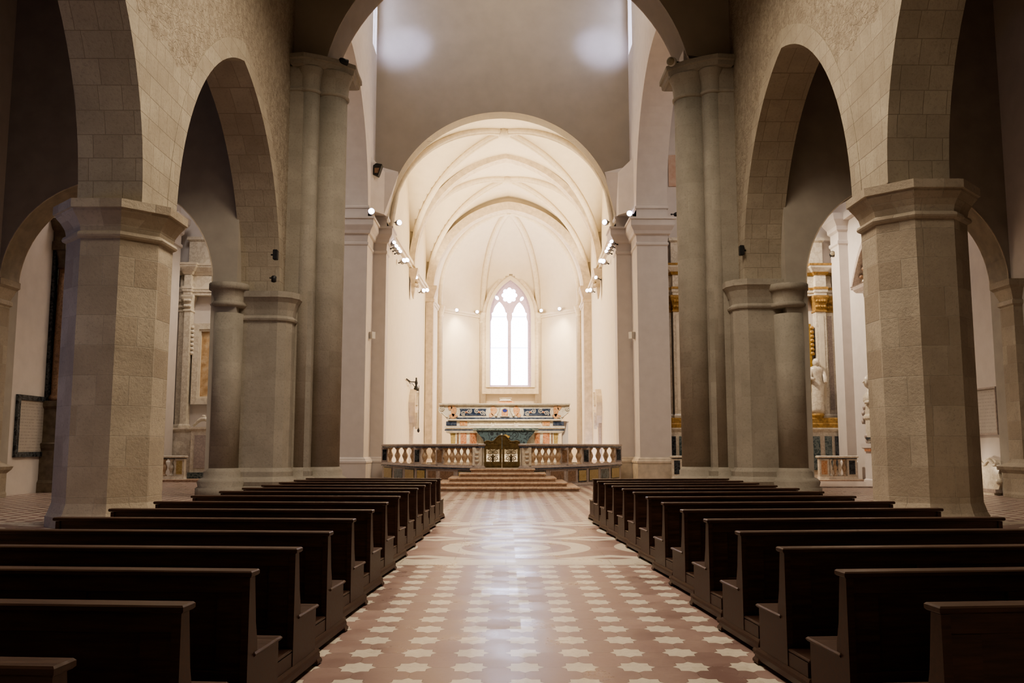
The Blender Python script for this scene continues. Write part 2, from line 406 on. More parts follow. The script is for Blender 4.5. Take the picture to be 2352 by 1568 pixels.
SIDES = [
    dict(n='left', s=-1, xi=-7.68, xo=-9.0, zs=6.75, rise=6.1, pc=(-8.45, 19.35), ni=-6.85, no=-8.4, ci=-6.18, ax=(-16.8, -9.78)),
    dict(n='right', s=1, xi=8.12, xo=9.4, zs=7.2, rise=6.1, pc=(9.0, 19.35), ni=6.47, no=8.0, ci=5.70, ax=(16.8, 10.05)),
]
for d in SIDES:
    s, n = d['s'], d['n']
    xa, xb = min(d['xi'], d['xo']), max(d['xi'], d['xo'])
    zs = d['zs']
    a1 = pointed(9.12, 18.53, zs, d['rise']+.08); a2 = pointed(20.32, 30.03, zs, d['rise']+.08)
    poly = [(-4.3, 0), (9.12, 0)] + a1 + a2 + [(31.3, zs), (31.3, 30.1), (-4.3, 30.1)]
    MB().plate(poly, [], YZ, xa, xb).build('wall_nave_'+n, RUBBLE, kind='structure')
    # dressed voussoir rings, a hand proud of the rubble
    for (u0, u1) in ((9.2, 18.45), (20.4, 29.95)):
        inn = pointed(u0, u1, zs, d['rise']); out = pointed(u0-.55, u1+.55, zs, d['rise']+.55)
        outc = [(u, z) for u, z in out]
        if u0 < 10: outc[-1] = (u1+.55, zs)
        ring = inn + list(reversed(outc))
        MB().plate(ring, [], YZ, xa-.02, xb+.02).build('trim_arch_'+n, VOUSS, kind='structure')
    up = zs+3.5
    lo2 = [q for q in pointed(20.4, 29.95, zs, d['rise'], 40)[:40] if q[1] < up]; lo1 = [q for q in pointed(9.2, 18.45, zs, d['rise'], 40)[41:] if q[1] < up]
    top = [(lo2[-1][0]-(lo2[-1][0]-lo1[0][0])*k/6, up+(.5, .15, .5, .2, .55, .2)[k-1]) for k in range(1, 6)]
    MB().plate(lo2+top+lo1, [], YZ, xa-.012, xb+.012).build('trim_spandrel_'+n, VOUSS, kind='structure')
    # transverse arch that closes the aisle at the crossing
    x0, x1 = sorted(d['ax']); xw0, xw1 = (XL-.3, d['xo']+.05) if s < 0 else (d['xo']-.05, XR+.3)
    arch = rounda(x0, x1, 7.1, 3.45)
    poly = [(xw0, 0), (x0, 0)] + arch + [(x1, 0), (xw1, 0), (xw1, 20.6), (xw0, 20.6)]
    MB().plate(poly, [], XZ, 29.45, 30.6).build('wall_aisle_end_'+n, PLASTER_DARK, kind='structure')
    inn = rounda(x0, x1, 7.1, 3.45); out = rounda(x0-.02, x1+.02, 7.1, 3.47)
    sof = [inn[i] for i in range(len(inn))] + [(x1, 7.1)] 
    MB().plate(list(inn)+list(reversed([(u if 0 < k < len(inn)-1 else u, z) for k, (u, z) in enumerate(rounda(x0-.03, x1+.03, 7.1, 3.48))])), [], XZ, 29.43, 30.62).build('trim_soffit_'+n, WARMST, kind='structure')
    # arch between crossing and transept arm
    na, nb = min(d['ni'], d['no']), max(d['ni'], d['no'])
    arc = [q for q in rounda(30.5, 43.5, 13.0, 6.5, 60) if q[0] > 32.0]
    poly = [(31.25, 15.4), (32.0, 15.4)] + arc + [(45.6, 13.0), (45.6, 30.1), (31.25, 30.1)]
    win = [(44.0, 22.2), (45.3, 22.2), (45.3, 26.0), (44.0, 26.0)]
    MB().plate(poly, [win], YZ, na, nb).build('wall_crossing_'+n, PLASTER, kind='structure')
    gx = d['ni']+.12*s
    w = MB().box(gx-.015, gx+.015, 44.0, 45.3, 22.2, 26.0).build('window_%d' % (2 if s < 0 else 3), GLASS, kind='structure')
    # transept east wall
    xw0, xw1 = (XL-.3, d['no']+.05) if s < 0 else (d['no']-.05, XR+.3)
    MB().box(xw0, xw1, 45.5, 46.5, 0, 20.6).build('wall_transept_'+n, PLASTER, kind='structure')

# wall over the nave's end arch
c, R = .06, 6.73
arc = [(c-R*cos(math.radians(t)), 14.0+R*sin(math.radians(t))) for t in range(13, 168, 4)]
poly = [(-7.7, 15.5)] + arc + [(8.14, 15.5), (8.14, 30.1), (-7.7, 30.1)]
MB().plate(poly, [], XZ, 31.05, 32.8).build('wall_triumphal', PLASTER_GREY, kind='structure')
ring = arc + [(c+(R+.05)*cos(math.radians(t)), 14.0+(R+.05)*sin(math.radians(t))) for t in range(13, 168, 4)]
MB().plate(ring, [], XZ, 31.1, 32.85).build('trim_triumphal', PLASTER, kind='structure')

# wall with the chancel arch
cxa, hw = -.24, 5.94
arch = rounda(cxa-hw, cxa+hw, 13.2, 5.95, 56)
poly = [(-8.3, 13.0), (cxa-hw, 13.0)] + arch + [(cxa+hw, 13.0), (7.9, 13.0), (7.9, 30.1), (-8.3, 30.1)]
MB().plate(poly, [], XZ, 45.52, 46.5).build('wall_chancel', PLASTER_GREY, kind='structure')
ring = list(arch) + list(reversed(rounda(cxa-hw-.03, cxa+hw+.03, 13.2, 5.98, 56)))
MB().plate(ring, [], XZ, 45.53, 46.52).build('trim_chancel', CREAM, kind='structure')

# ------------------------------------------------------------------ chancel, vaults, apse
def cxY(Y): return -.24 + .0215*(Y-45.5)
ZP, HWC, ZSP, ZR = .8, 6.05, 13.2, 20.15
Y0, Y1, Y2 = 46.4, 55.8, 65.2
def gp(t, rise=ZR-ZSP, a=HWC):
    t = abs(t); R = (a*a+rise*rise)/(2*a); x = t*a + (R-a)
    return max(0, R*R-x*x)**.5/rise
# platform floor, chancel floor
Lp = [(-1.09, 35.5), (-2.70, 37.4), (-3.75, 38.8), (-5.74, 43.3)]
Rp = [(.78, 35.5), (2.38, 37.4), (3.39, 38.8), (5.34, 43.3)]
pp = [(.78, 35.62), (2.32, 37.5), (3.3, 38.9), (5.25, 43.4), (5.65, 45.5), (5.9, 66), (5.5, 75), (-5.5, 75), (-5.8, 66), (-6.1, 45.5), (-5.65, 43.4), (-3.66, 38.9), (-2.64, 37.5), (-1.09, 35.62)]
MB().prism(pp, lambda u, v, w: (u, v, w), -.02, ZP).build('floor_platform', MGREYP, kind='structure')
for s, n in ((-1, 'left'), (1, 'right')):
    m = MB()
    vs = []
    for Y in (Y0, Y2+.6):
        for du in (0, .6): vs.append((cxY(Y)+s*(HWC+du), Y))
    q = [vs[0], vs[2], vs[3], vs[1]]
    if s > 0: q = q[::-1]
    q = q if s < 0 else q
    MB().prism(q, lambda u, v, w: (u, v, w), .0, 21.5).build('wall_choir_'+n, CREAM, kind='structure')
# vault webs
def vault(Ya, Yb, name):
    N = 44; V = []; F = []
    for j in range(N+1):
        for i in range(N+1):
            u = -1+2*i/N; v = -1+2*j/N; Y = (Ya+Yb)/2+(Yb-Ya)/2*v
            V.append((cxY(Y)+u*HWC, Y, ZSP+(ZR-ZSP)*max(gp(u), gp(v))))
    for j in range(N):
        for i in range(N):
            a = j*(N+1)+i; F.append((a, a+1, a+N+2, a+N+1))
    MB().add(V, F, False).build(name, CREAM, kind='structure')
    m = MB()
    for sg in (-1, 1):
        pth = []
        for k in range(41):
            t = -1+2*k/40; Y = (Ya+Yb)/2+(Yb-Ya)/2*t*.985
            pth.append((cxY(Y)+sg*t*HWC*.985, Y, ZSP-.02+(ZR-ZSP)*gp(t)-.05))
        m.tube(pth, .19, 8)
        pth2 = [(p[0], p[1], p[2]-.17) for p in pth]; m.tube(pth2, .09, 6)
    Yc = (Ya+Yb)/2
    m.lathe((cxY(Yc), Yc, ZR-.45), [(.1, 0), (.34, .06), (.42, .2), (.42, .45)], 16)
    m.build('trim_ribs', RIBST, kind='structure')
vault(Y0, Y1, 'ceiling_vault'); vault(Y1, Y2, 'ceiling_vault')
def bandarch(Y, top, w, th, half, name, mat):
    inn = pointed(-half+th, half-th, ZSP-.3, top-ZSP+.3-th, 26); out = pointed(-half-.05, half+.05, ZSP-.3, top-ZSP+.35, 26)
    MB().plate(inn+list(reversed(out)), [], lambda u, v, w_: (u+cxY(Y), w_, v), Y-w/2, Y+w/2).build(name, mat, kind='structure')
bandarch(Y1, ZR+.05, .85, .33, HWC, 'trim_band', RIBT)
bandarch(Y2, ZR-.55, 1.0, .55, HWC, 'trim_band', RIBT)
# wall over the apse arch
poly = [(-6.7, 13)] + pointed(-5.75, 5.75, 13, 6.55, 26) + [(6.7, 13), (6.7, 21.5), (-6.7, 21.5)]
MB().plate(poly, [], lambda u, v, w_: (u+cxY(Y2), w_, v), Y2+.1, Y2+.6).build('wall_apse_arch', CREAM, kind='structure')
# apse
YA = Y2+.5
AP = [(-5.6, YA), (-5.6, 69.6), (-2.32, 73.5), (2.32, 73.5), (5.6, 69.6), (5.6, YA)]
AP = [(u+cxY(y), y) for u, y in AP]
cw = cxY(73.4)
WIN_S, WIN_T, WHW = 6.45, 15.3, 1.68
def winarch(hwid, sill, top, n=18): 
    sp = top-hwid*1.75
    return [(-hwid, sill), (hwid, sill)] + [(-u, z) for u, z in pointed(-hwid, hwid, sp, top-sp, n)]
for k in range(5):
    (xa, ya), (xb, yb) = AP[k], AP[k+1]
    L = math.hypot(xb-xa, yb-ya); dx, dy = (xb-xa)/L, (yb-ya)/L; nx, ny = -dy, dx
    f = lambda u, v, w, xa=xa, ya=ya, dx=dx, dy=dy, nx=nx, ny=ny: (xa+dx*u+nx*w, ya+dy*u+ny*w, v)
    holes = []
    if k == 2: holes = [[(u+L/2, z) for u, z in winarch(WHW, WIN_S, WIN_T)]]
    MB().plate([(-.3 if k else 0, 0), (L+.3, 0), (L+.3, 21.5), (-.3 if k else 0, 21.5)], holes, f, 0, .5).build('wall_apse', CREAM, kind='structure')
# apse vault
ZA, ZAT = 12.5, 19.25
apx = (cxY(Y2+.7), Y2+.7)
def aprof(r): return ZA+(ZAT-ZA)*(1-r**2.0)**(1/2.5) if r < 1 else ZA
def wincut(z):
    a = WHW+.42; top = WIN_T+.5; sp = top-a*1.75; r = top-sp; RR = (a*a+r*r)/(2*a)
    if z < sp: return a
    return sqrt(RR*RR-(z-sp)**2)-(RR-a) if z < top else -1
m = MB(); ribs = MB()
for k in range(5):
    a, b = AP[k], AP[k+1]; NI, NJ = (44, 64) if k == 2 else (16, 30); V = []; F = []
    for j in range(NJ+1):
        r = cos(PI/2*j/NJ)
        z = aprof(r)
        for i in range(NI+1):
            q = (a[0]+(b[0]-a[0])*i/NI, a[1]+(b[1]-a[1])*i/NI)
            V.append((apx[0]+(q[0]-apx[0])*r, apx[1]+(q[1]-apx[1])*r, z))
    for j in range(NJ):
        for i in range(NI):
            p = j*(NI+1)+i
            c0 = V[p]; c1 = V[p+1+NI+1]
            if k == 2 and abs((c0[0]+c1[0])/2-cw) < wincut((c0[2]+c1[2])/2): continue
            F.append((p, p+1, p+NI+2, p+NI+1))
    m.add(V, F, False)
m.build('ceiling_apse', CREAM, kind='structure')
for k in range(1, 5):
    a = AP[k]; pth = []
    ctr = Vector((apx[0]-a[0], apx[1]-a[1])).normalized()
    for j in range(31):
        r = cos(PI/2*j/30)
        pth.append((apx[0]+(a[0]-apx[0])*r+ctr.x*.1, apx[1]+(a[1]-apx[1])*r+ctr.y*.1, aprof(r)-.05))
    if True:
        ribs.tube(pth, .24, 8)
    sx, sy = a[0]+ctr.x*.16, a[1]+ctr.y*.16
    ribs.lathe((sx, sy, 0), [(.26, ZP), (.26, 11.7), (.34, 11.75), (.34, 11.85), (.28, 11.9), (.42, 12.45), (.42, 12.6)], 12)
ribs.build('trim_apse_ribs', RIBST, kind='structure')
# apse cornice line
m = MB()
for k in range(5):
    if k == 2: continue
    (xa, ya), (xb, yb) = AP[k], AP[k+1]; L = math.hypot(xb-xa, yb-ya); dx, dy = (xb-xa)/L, (yb-ya)/L
    nx, ny = dy, -dx
    for o, z0, z1 in ((.16, 12.32, 12.5), (.09, 12.15, 12.32)):
        q = [(xa, ya), (xb, yb), (xb+nx*o, yb+ny*o), (xa+nx*o, ya+ny*o)]
        m.prism(q, lambda u, v, w: (u, v, w), z0, z1)
m.build('trim_apse_cornice', CREAM, kind='structure')
# roof slabs over chancel and apse
MB().box(-7.5, 7.8, 46.3, 75, 21.4, 21.7).build('ceiling_roof', CEIL, kind='structure')
# choir wall cornices and responds
for s, n in ((-1, 'left'), (1, 'right')):
    m = MB()
    for o, z0, z1 in ((.28, 12.95, 13.15), (.18, 12.78, 12.95)):
        q = [(cxY(Y0)+s*HWC, Y0), (cxY(Y2)+s*HWC, Y2), (cxY(Y2)+s*(HWC-o), Y2), (cxY(Y0)+s*(HWC-o), Y0)]
        if s > 0: q = q[::-1]
        m.prism(q, lambda u, v, w: (u, v, w), z0, z1)
    m.build('trim_choir_cornice_'+n, CREAM, kind='structure')
    x = cxY(Y2)+s*(HWC-.02); xi = x-s*.55
    MB().loft(rect(min(x, xi), max(x, xi), Y2-.5, Y2+.5), [(.0, ZP), (0, 12.1), (.07, 12.15), (.07, 12.3), (.02, 12.4), (.22, 13.0), (.26, 13.05), (.26, 13.3)]).build('trim_respond_'+n, WARMST, kind='structure')

# ------------------------------------------------------------------ apse window
YWN = 73.02
w1 = MB()
hole = winarch(WHW, WIN_S, WIN_T)
f = lambda u, v, w: (u+cw, w, v)
out = winarch(WHW+.62, WIN_S-.55, WIN_T+.8)
win = MB().plate(out, [hole], f, YWN, YWN+.5).build('window_1', RIBT, kind='structure')
o2 = winarch(WHW+.32, WIN_S-.02, WIN_T+.38)
MB().plate(o2, [winarch(WHW+.02, WIN_S+.02, WIN_T+.02)], f, YWN-.08, YWN+.02).build('window_moulding', CREAM, win)
# tracery
def pxw(x, y): p = onY(x, y, YWN+.3); return (p.x-cw, p.z)
def lancet(xl, xr, ysill, ysp, ytop):
    (a, z0), (b, _) = pxw(xl, ysill), pxw(xr, ysill); zs = pxw(xl, ysp)[1]; zt = pxw(xl, ytop)[1]; c_ = (a+b)/2; h = (b-a)/2
    pts = [(a, z0), (b, z0), (b, zs)]
    rr = []
    for t in range(1, 9): rr.append((c_+h*(1-.10*t/8-.22*sin(PI*t/8)*.4), zs+(zt-zs)*.42*t/8))
    for t in range(1, 12):
        k = t/11; rr.append((c_+h*(.72*cos(k*PI/2)**.8), zs+(zt-zs)*(.42+.58*k)))
    pts += rr + [(2*c_-u, z) for u, z in reversed(rr[:-1])] + [(a, zs)]
    return pts
holes = [lancet(1127, 1166, 884, 738, 693), lancet(1174, 1212, 884, 738, 694)]
oc = pxw(1170, 678); pr = abs(pxw(1188, 678)[0]-oc[0])
holes.append([(oc[0]+pr*(.80+.2*abs(cos(4*t)))*cos(t), oc[1]+pr*(.80+.2*abs(cos(4*t)))*sin(t)) for t in [2*PI*k/96 for k in range(96)]])
for (x, y, t) in ((1141.5, 684, -.6), (1198.5, 686, .6)):
    q = pxw(x, y); holes.append([(q[0]+.13*cos(a)*cos(t)-.2*sin(a)*sin(t)*-1, q[1]+.2*sin(a)*cos(t)-.13*cos(a)*sin(t)) for a in [2*PI*k/14 for k in range(14)]])
MB().plate(winarch(WHW+.05, WIN_S-.05, WIN_T+.05), holes, f, YWN+.26, YWN+.4).build('tracery', TRACERY_GLOW, win)
m = MB()
for y in (727, 798):
    z = pxw(1170, y)[1]; m.box(cw-WHW, cw+WHW, YWN+.41, YWN+.44, z-.02, z+.02)
m.build('glazing_bar', BLACK, win)
MB().prism(winarch(WHW-.01, WIN_S+.02, WIN_T-.02), f, YWN+.44, YWN+.46).build('pane', GLASS, win)

# ================================================================== PILLARS AND PIERS
CAPT = lambda z: [(-.02, z-.80), (.09, z-.76), (.09, z-.68), (.0, z-.64), (.03, z-.50), (.12, z-.34), (.25, z-.2), (.27, z-.18), (.27, z)]
for d in SIDES:
    s, n = d['s'], d['n']
    # octagonal pillar
    px, py = d['pc']; zs = d['zs']
    t = thing('octagonal_pillar', 'pale stone octagonal pillar standing free %s of the pews%s' % (n, ', bluish light on its outer edge' if s < 0 else ', its inner faces warmly lit'), 'pillar', (px, py, 0))
    og = octagon(px, py, 1.98)
    MB().loft(og, [(0, .5), (0, zs-.66)]).build('shaft', STONE, t)
    MB().loft(og, [(.10, 0), (.10, .22), (.06, .3), (0.0, .5)]).build('base', STONE, t)
    MB().loft(og, [(-.02, zs-.80), (.07, zs-.76), (.09, zs-.72), (.07, zs-.66), (.01, zs-.63), (.04, zs-.5), (.12, zs-.36), (.21, zs-.25), (.22, zs-.2), (.27, zs-.19), (.27, zs-.01)]).build('capital', STONE, t)
    # crossing pier
    zc = 15.5
    X = lambda v: s*v
    off = 0 if s < 0 else .35     # right pier stands a little further out
    core = sorted((X(6.7+off), X(9.55+off*.5)))
    t = thing('crossing_pier', 'tall grey stone pier of clustered shafts %s of the altar steps' % n, 'pier', (sum(core)/2, 31.6, 0))
    m = MB(); m.loft(rect(core[0], core[1], 30.75, 33.0), [(0, .9), (0, 7.0)])
    xx = sorted((X(6.7+off), X(8.4 if s < 0 else 8.7))); m.loft(rect(xx[0], xx[1], 31.0, 33.0), [(0, 7.0), (0, zc)])
    xx = sorted((X(7.0+off), d['xi']+s*.3)); m.box(xx[0], xx[1], 30.72, 31.6, .9, zc-.55)
    m.build('core', STONE_GREY, t)
    rc = (X(8.30 if s < 0 else 8.78), 30.75); rz = 6.82 if s < 0 else 7.26
    prof = lambda r, z0, z: [(r, z0), (r, z-1.0)]
    capp = lambda r, z, h=1.0, fl=.28: [(r-.01, z-h), (r+.07, z-h+.04), (r+.09, z-h+.1), (r+.05, z-h+.16), (r+.01, z-h+.2), (r+.05, z-h*.55), (r+fl*.6, z-h*.28), (r+fl, z-.22), (r+fl+.04, z-.2), (r+fl+.04, z)]
    basep = lambda r: [(r+.34, 0), (r+.34, .3), (r+.26, .36), (r+.30, .5), (r+.22, .6), (r+.10, .66), (r+.10, .82), (r, .95)]
    # arcade respond: faceted half shaft
    oc = [(rc[0]+u, 30.75+v) for u, v in ((-1.02, .4), (-1.02, -.45), (-.88, -.72), (-.62, -.86), (.62, -.86), (.88, -.72), (1.02, -.45), (1.02, .4))]
    MB().loft(oc, [(0, .9), (0, rz-.98)], False).build('arcade_shaft', STONE_GREY, t)
    MB().loft(oc, [(-.01, rz-1.0), (.07, rz-.96), (.09, rz-.9), (.06, rz-.83), (.01, rz-.8), (.04, rz-.6), (.12, rz-.35), (.2, rz-.24), (.24, rz-.2), (.24, rz)]).build('arcade_capital', STONE_GREY, t)
    # aisle shaft
    ac = (X(9.30 if s < 0 else 9.52), 29.8); az = 7.05
    MB().lathe((ac[0], ac[1], 0), prof(.5, .9, az), 20).build('aisle_shaft', STONE_GREY, t)
    MB().lathe((ac[0], ac[1], 0), capp(.5, az, .8, .11), 20).build('aisle_capital', STONE_GREY, t)
    # nave shafts
    bc = (X(6.42 if s < 0 else 6.78), 31.65); tc = (X(7.07 if s < 0 else 7.42), 31.05)
    for cc, r, nm in ((bc, .60, 'large_shaft'), (tc, .36, 'slender_shaft')):
        MB().lathe((cc[0], cc[1], 0), [(r, .9), (r, zc-1.25)], 24).build(nm, STONE_GREY, t)
    # linked capital under one abacus
    m = MB()
    for cc, r in ((bc, .60), (tc, .36)):
        m.lathe((cc[0], cc[1], 0), [(r, zc-1.32), (r+.06, zc-1.28), (r+.07, zc-1.2), (r+.02, zc-1.14), (r+.06, zc-.7), (r+.16, zc-.45), (r+.18, zc-.4)], 24)
    xs = sorted((d['xi'], tc[0]+s*.2)); m.loft(rect(xs[0], xs[1], 30.72, 31.4), [(.0, zc-1.3), (.05, zc-1.26), (.05, zc-1.18), (0, zc-1.1), (.08, zc-.4)])
    m.build('linked_capital', STONE_GREY, t)
    i0 = bc[0]-s*.85
    ab = [(d['xi']-s*.0, 30.5), (tc[0]+s*.1, 30.42), (tc[0]-s*.35, 30.62), (bc[0]-s*.25, 30.95), (i0, 31.5), (i0, 32.9), (d['xi'], 32.9)]
    if s > 0: ab = ab[::-1]
    # make CCW
    ar = sum(ab[i][0]*ab[(i+1) % len(ab)][1]-ab[(i+1) % len(ab)][0]*ab[i][1] for i in range(len(ab)))
    if ar < 0: ab = ab[::-1]
    MB().loft(ab, [(-.1, zc-.42), (-.02, zc-.36), (0, zc-.2), (.06, zc-.16), (.06, zc)]).build('abacus', STONE_GREY, t)
    # bases
    m = MB()
    for cc, r, sg in ((ac, .5, 20), (bc, .60, 24), (tc, .36, 20)): m.lathe((cc[0], cc[1], 0), basep(r), sg)
    m.loft(rect(core[0], core[1], 30.75, 33.0), [(.34, 0), (.34, .3), (.26, .36), (.3, .5), (.22, .6), (.1, .66), (.1, .82), (0, .95)])
    m.loft(oc, [(.34, 0), (.34, .3), (.26, .36), (.3, .5), (.22, .6), (.1, .66), (.1, .82), (0, .95)])
    m.build('base', STONE_GREY, t)
    # outer half pier of the aisle arch
    xo = XL if s < 0 else XR
    xa_, xb_ = sorted((xo, xo-s*.30))
    t = thing('half_pier', 'worn stone half pier against the %s outer wall under the aisle arch' % n, 'pier', ((xa_+xb_)/2, 29.3, 0))
    MB().loft(rect(xa_, xb_, 28.9, 29.7), [(0, .9), (0, 6.3)]).build('shaft', STONE, t)
    MB().loft(rect(xa_, xb_, 28.9, 29.7), [(0, 6.25), (.06, 6.3), (.06, 6.42), (0, 6.46), (.12, 6.8), (.2, 6.9), (.2, 7.1)]).build('capital', STONE, t)
    xa2, xb2 = sorted((xo, xo-s*.52))
    MB().loft(rect(xa2, xb2, 26.6, 29.75), [(.02, 0), (.02, .12), (0, .2), (0, .78), (.1, .9), (.14, 1.0), (-.1, 1.12), (-.2, 1.25)]).build('base', STONE, t)

# white piers of the chancel arch
for d in SIDES:
    s, n = d['s'], d['n']
    no, ni, ci = d['no'], d['ni'], d['ci']
    fp = [(no, 43.5), (ni, 43.5), (ni, 45.5), (ci, 45.5), (ci, 46.45), (no, 46.45)]
    ar = sum(fp[i][0]*fp[(i+1) % 6][1]-fp[(i+1) % 6][0]*fp[i][1] for i in range(6))
    if ar < 0: fp = fp[::-1]
    t = thing('chancel_pier', 'white plastered pier with moulded cornice at the %s end of the marble railing' % n, 'pier', ((no+ni)/2, 44.6, 0))
    MB().loft(fp, [(0, 1.05), (0, 11.55)]).build('shaft', PLASTER, t)
    MB().loft(fp, [(.14, 0), (.14, .82), (.17, .86), (.17, .95), (.12, .99), (.1, 1.06), (.03, 1.12), (0, 1.14)]).build('base', WARMST if s > 0 else PLASTER, t)
    MB().loft(fp, [(0, 11.5), (.05, 11.56), (.05, 11.66), (.0, 11.7), (.04, 12.05), (.14, 12.1), (.18, 12.25), (.30, 12.45), (.32, 12.5), (.32, 12.78), (.38, 12.8), (.38, 12.9), (0, 12.95), (0, 13.35), (.07, 13.4), (.07, 13.5), (0, 13.55)]).build('cornice', PLASTER, t)
    # stub of an old vault above
    q = [(ni-s*.0, 45.55), (ni, 44.2), (ci+s*.1, 45.1), (ci-s*.35, 45.55)]
    qa = q
    ar = sum(qa[i][0]*qa[(i+1) % 4][1]-qa[(i+1) % 4][0]*qa[i][1] for i in range(4))
    if ar < 0: qa = qa[::-1]
    m = MB()
    bot = [((ci+s*.02) if abs(x-(ci-s*.35)) < .01 else x, y, 13.5) for x, y in qa]
    top = []
    for (x, y) in qa:
        wall = abs(x-(ci-s*.35)) < .01
        top.append((x-s*.25 if wall else x, y, 15.9 if wall else (16.25 if abs(x-ni) < .01 else 15.75)))
    m.rings([bot, top], False)
    sp = m.build('vault_stub', PLASTER, t)
    # steep soffit edge of choir arch impost is the cornice itself

# ================================================================== STEPS
t = thing('altar_steps', 'five pink marble steps rising in a pyramid to the bronze gate', 'steps', (-.13, 34.4, 0))
SX = -.13
def ypath(x):
    P = Rp if x > SX else Lp
    ax = abs(x-SX)
    q = [(abs(a-SX), b) for a, b in P]
    if ax <= q[0][0]: return q[0][1]
    for (a, ya), (b, yb) in zip(q, q[1:]):
        if ax <= b: return ya+(yb-ya)*(ax-a)/(b-a)
    return q[-1][1]
for i, (yf, hwd) in enumerate(((33.25, 2.86), (33.72, 2.44), (34.2, 2.05), (34.68, 1.67), (35.12, 1.27))):
    z0, z1 = i*.16, (i+1)*.16
    yb = ypath(SX+hwd)-.16
    q = [(SX-hwd, yf), (SX+hwd, yf), (SX+hwd, yb), (SX+.9, 35.3), (SX-.9, 35.3), (SX-hwd, yb)]
    if i == 4: q = [(SX-hwd, yf), (SX+hwd, yf), (SX+hwd, 35.32), (SX-hwd, 35.32)]
    st = MB().loft(q, [(-.05, z0+.002), (-.05, z0+.08)]).build('step', MSTEPR, t)
    MB().loft(q, [(-.05, z0+.08), (-.01, z0+.09), (.0, z0+.105), (0, z1-.02), (-.02, z1)]).build('tread', MSTEP, st)

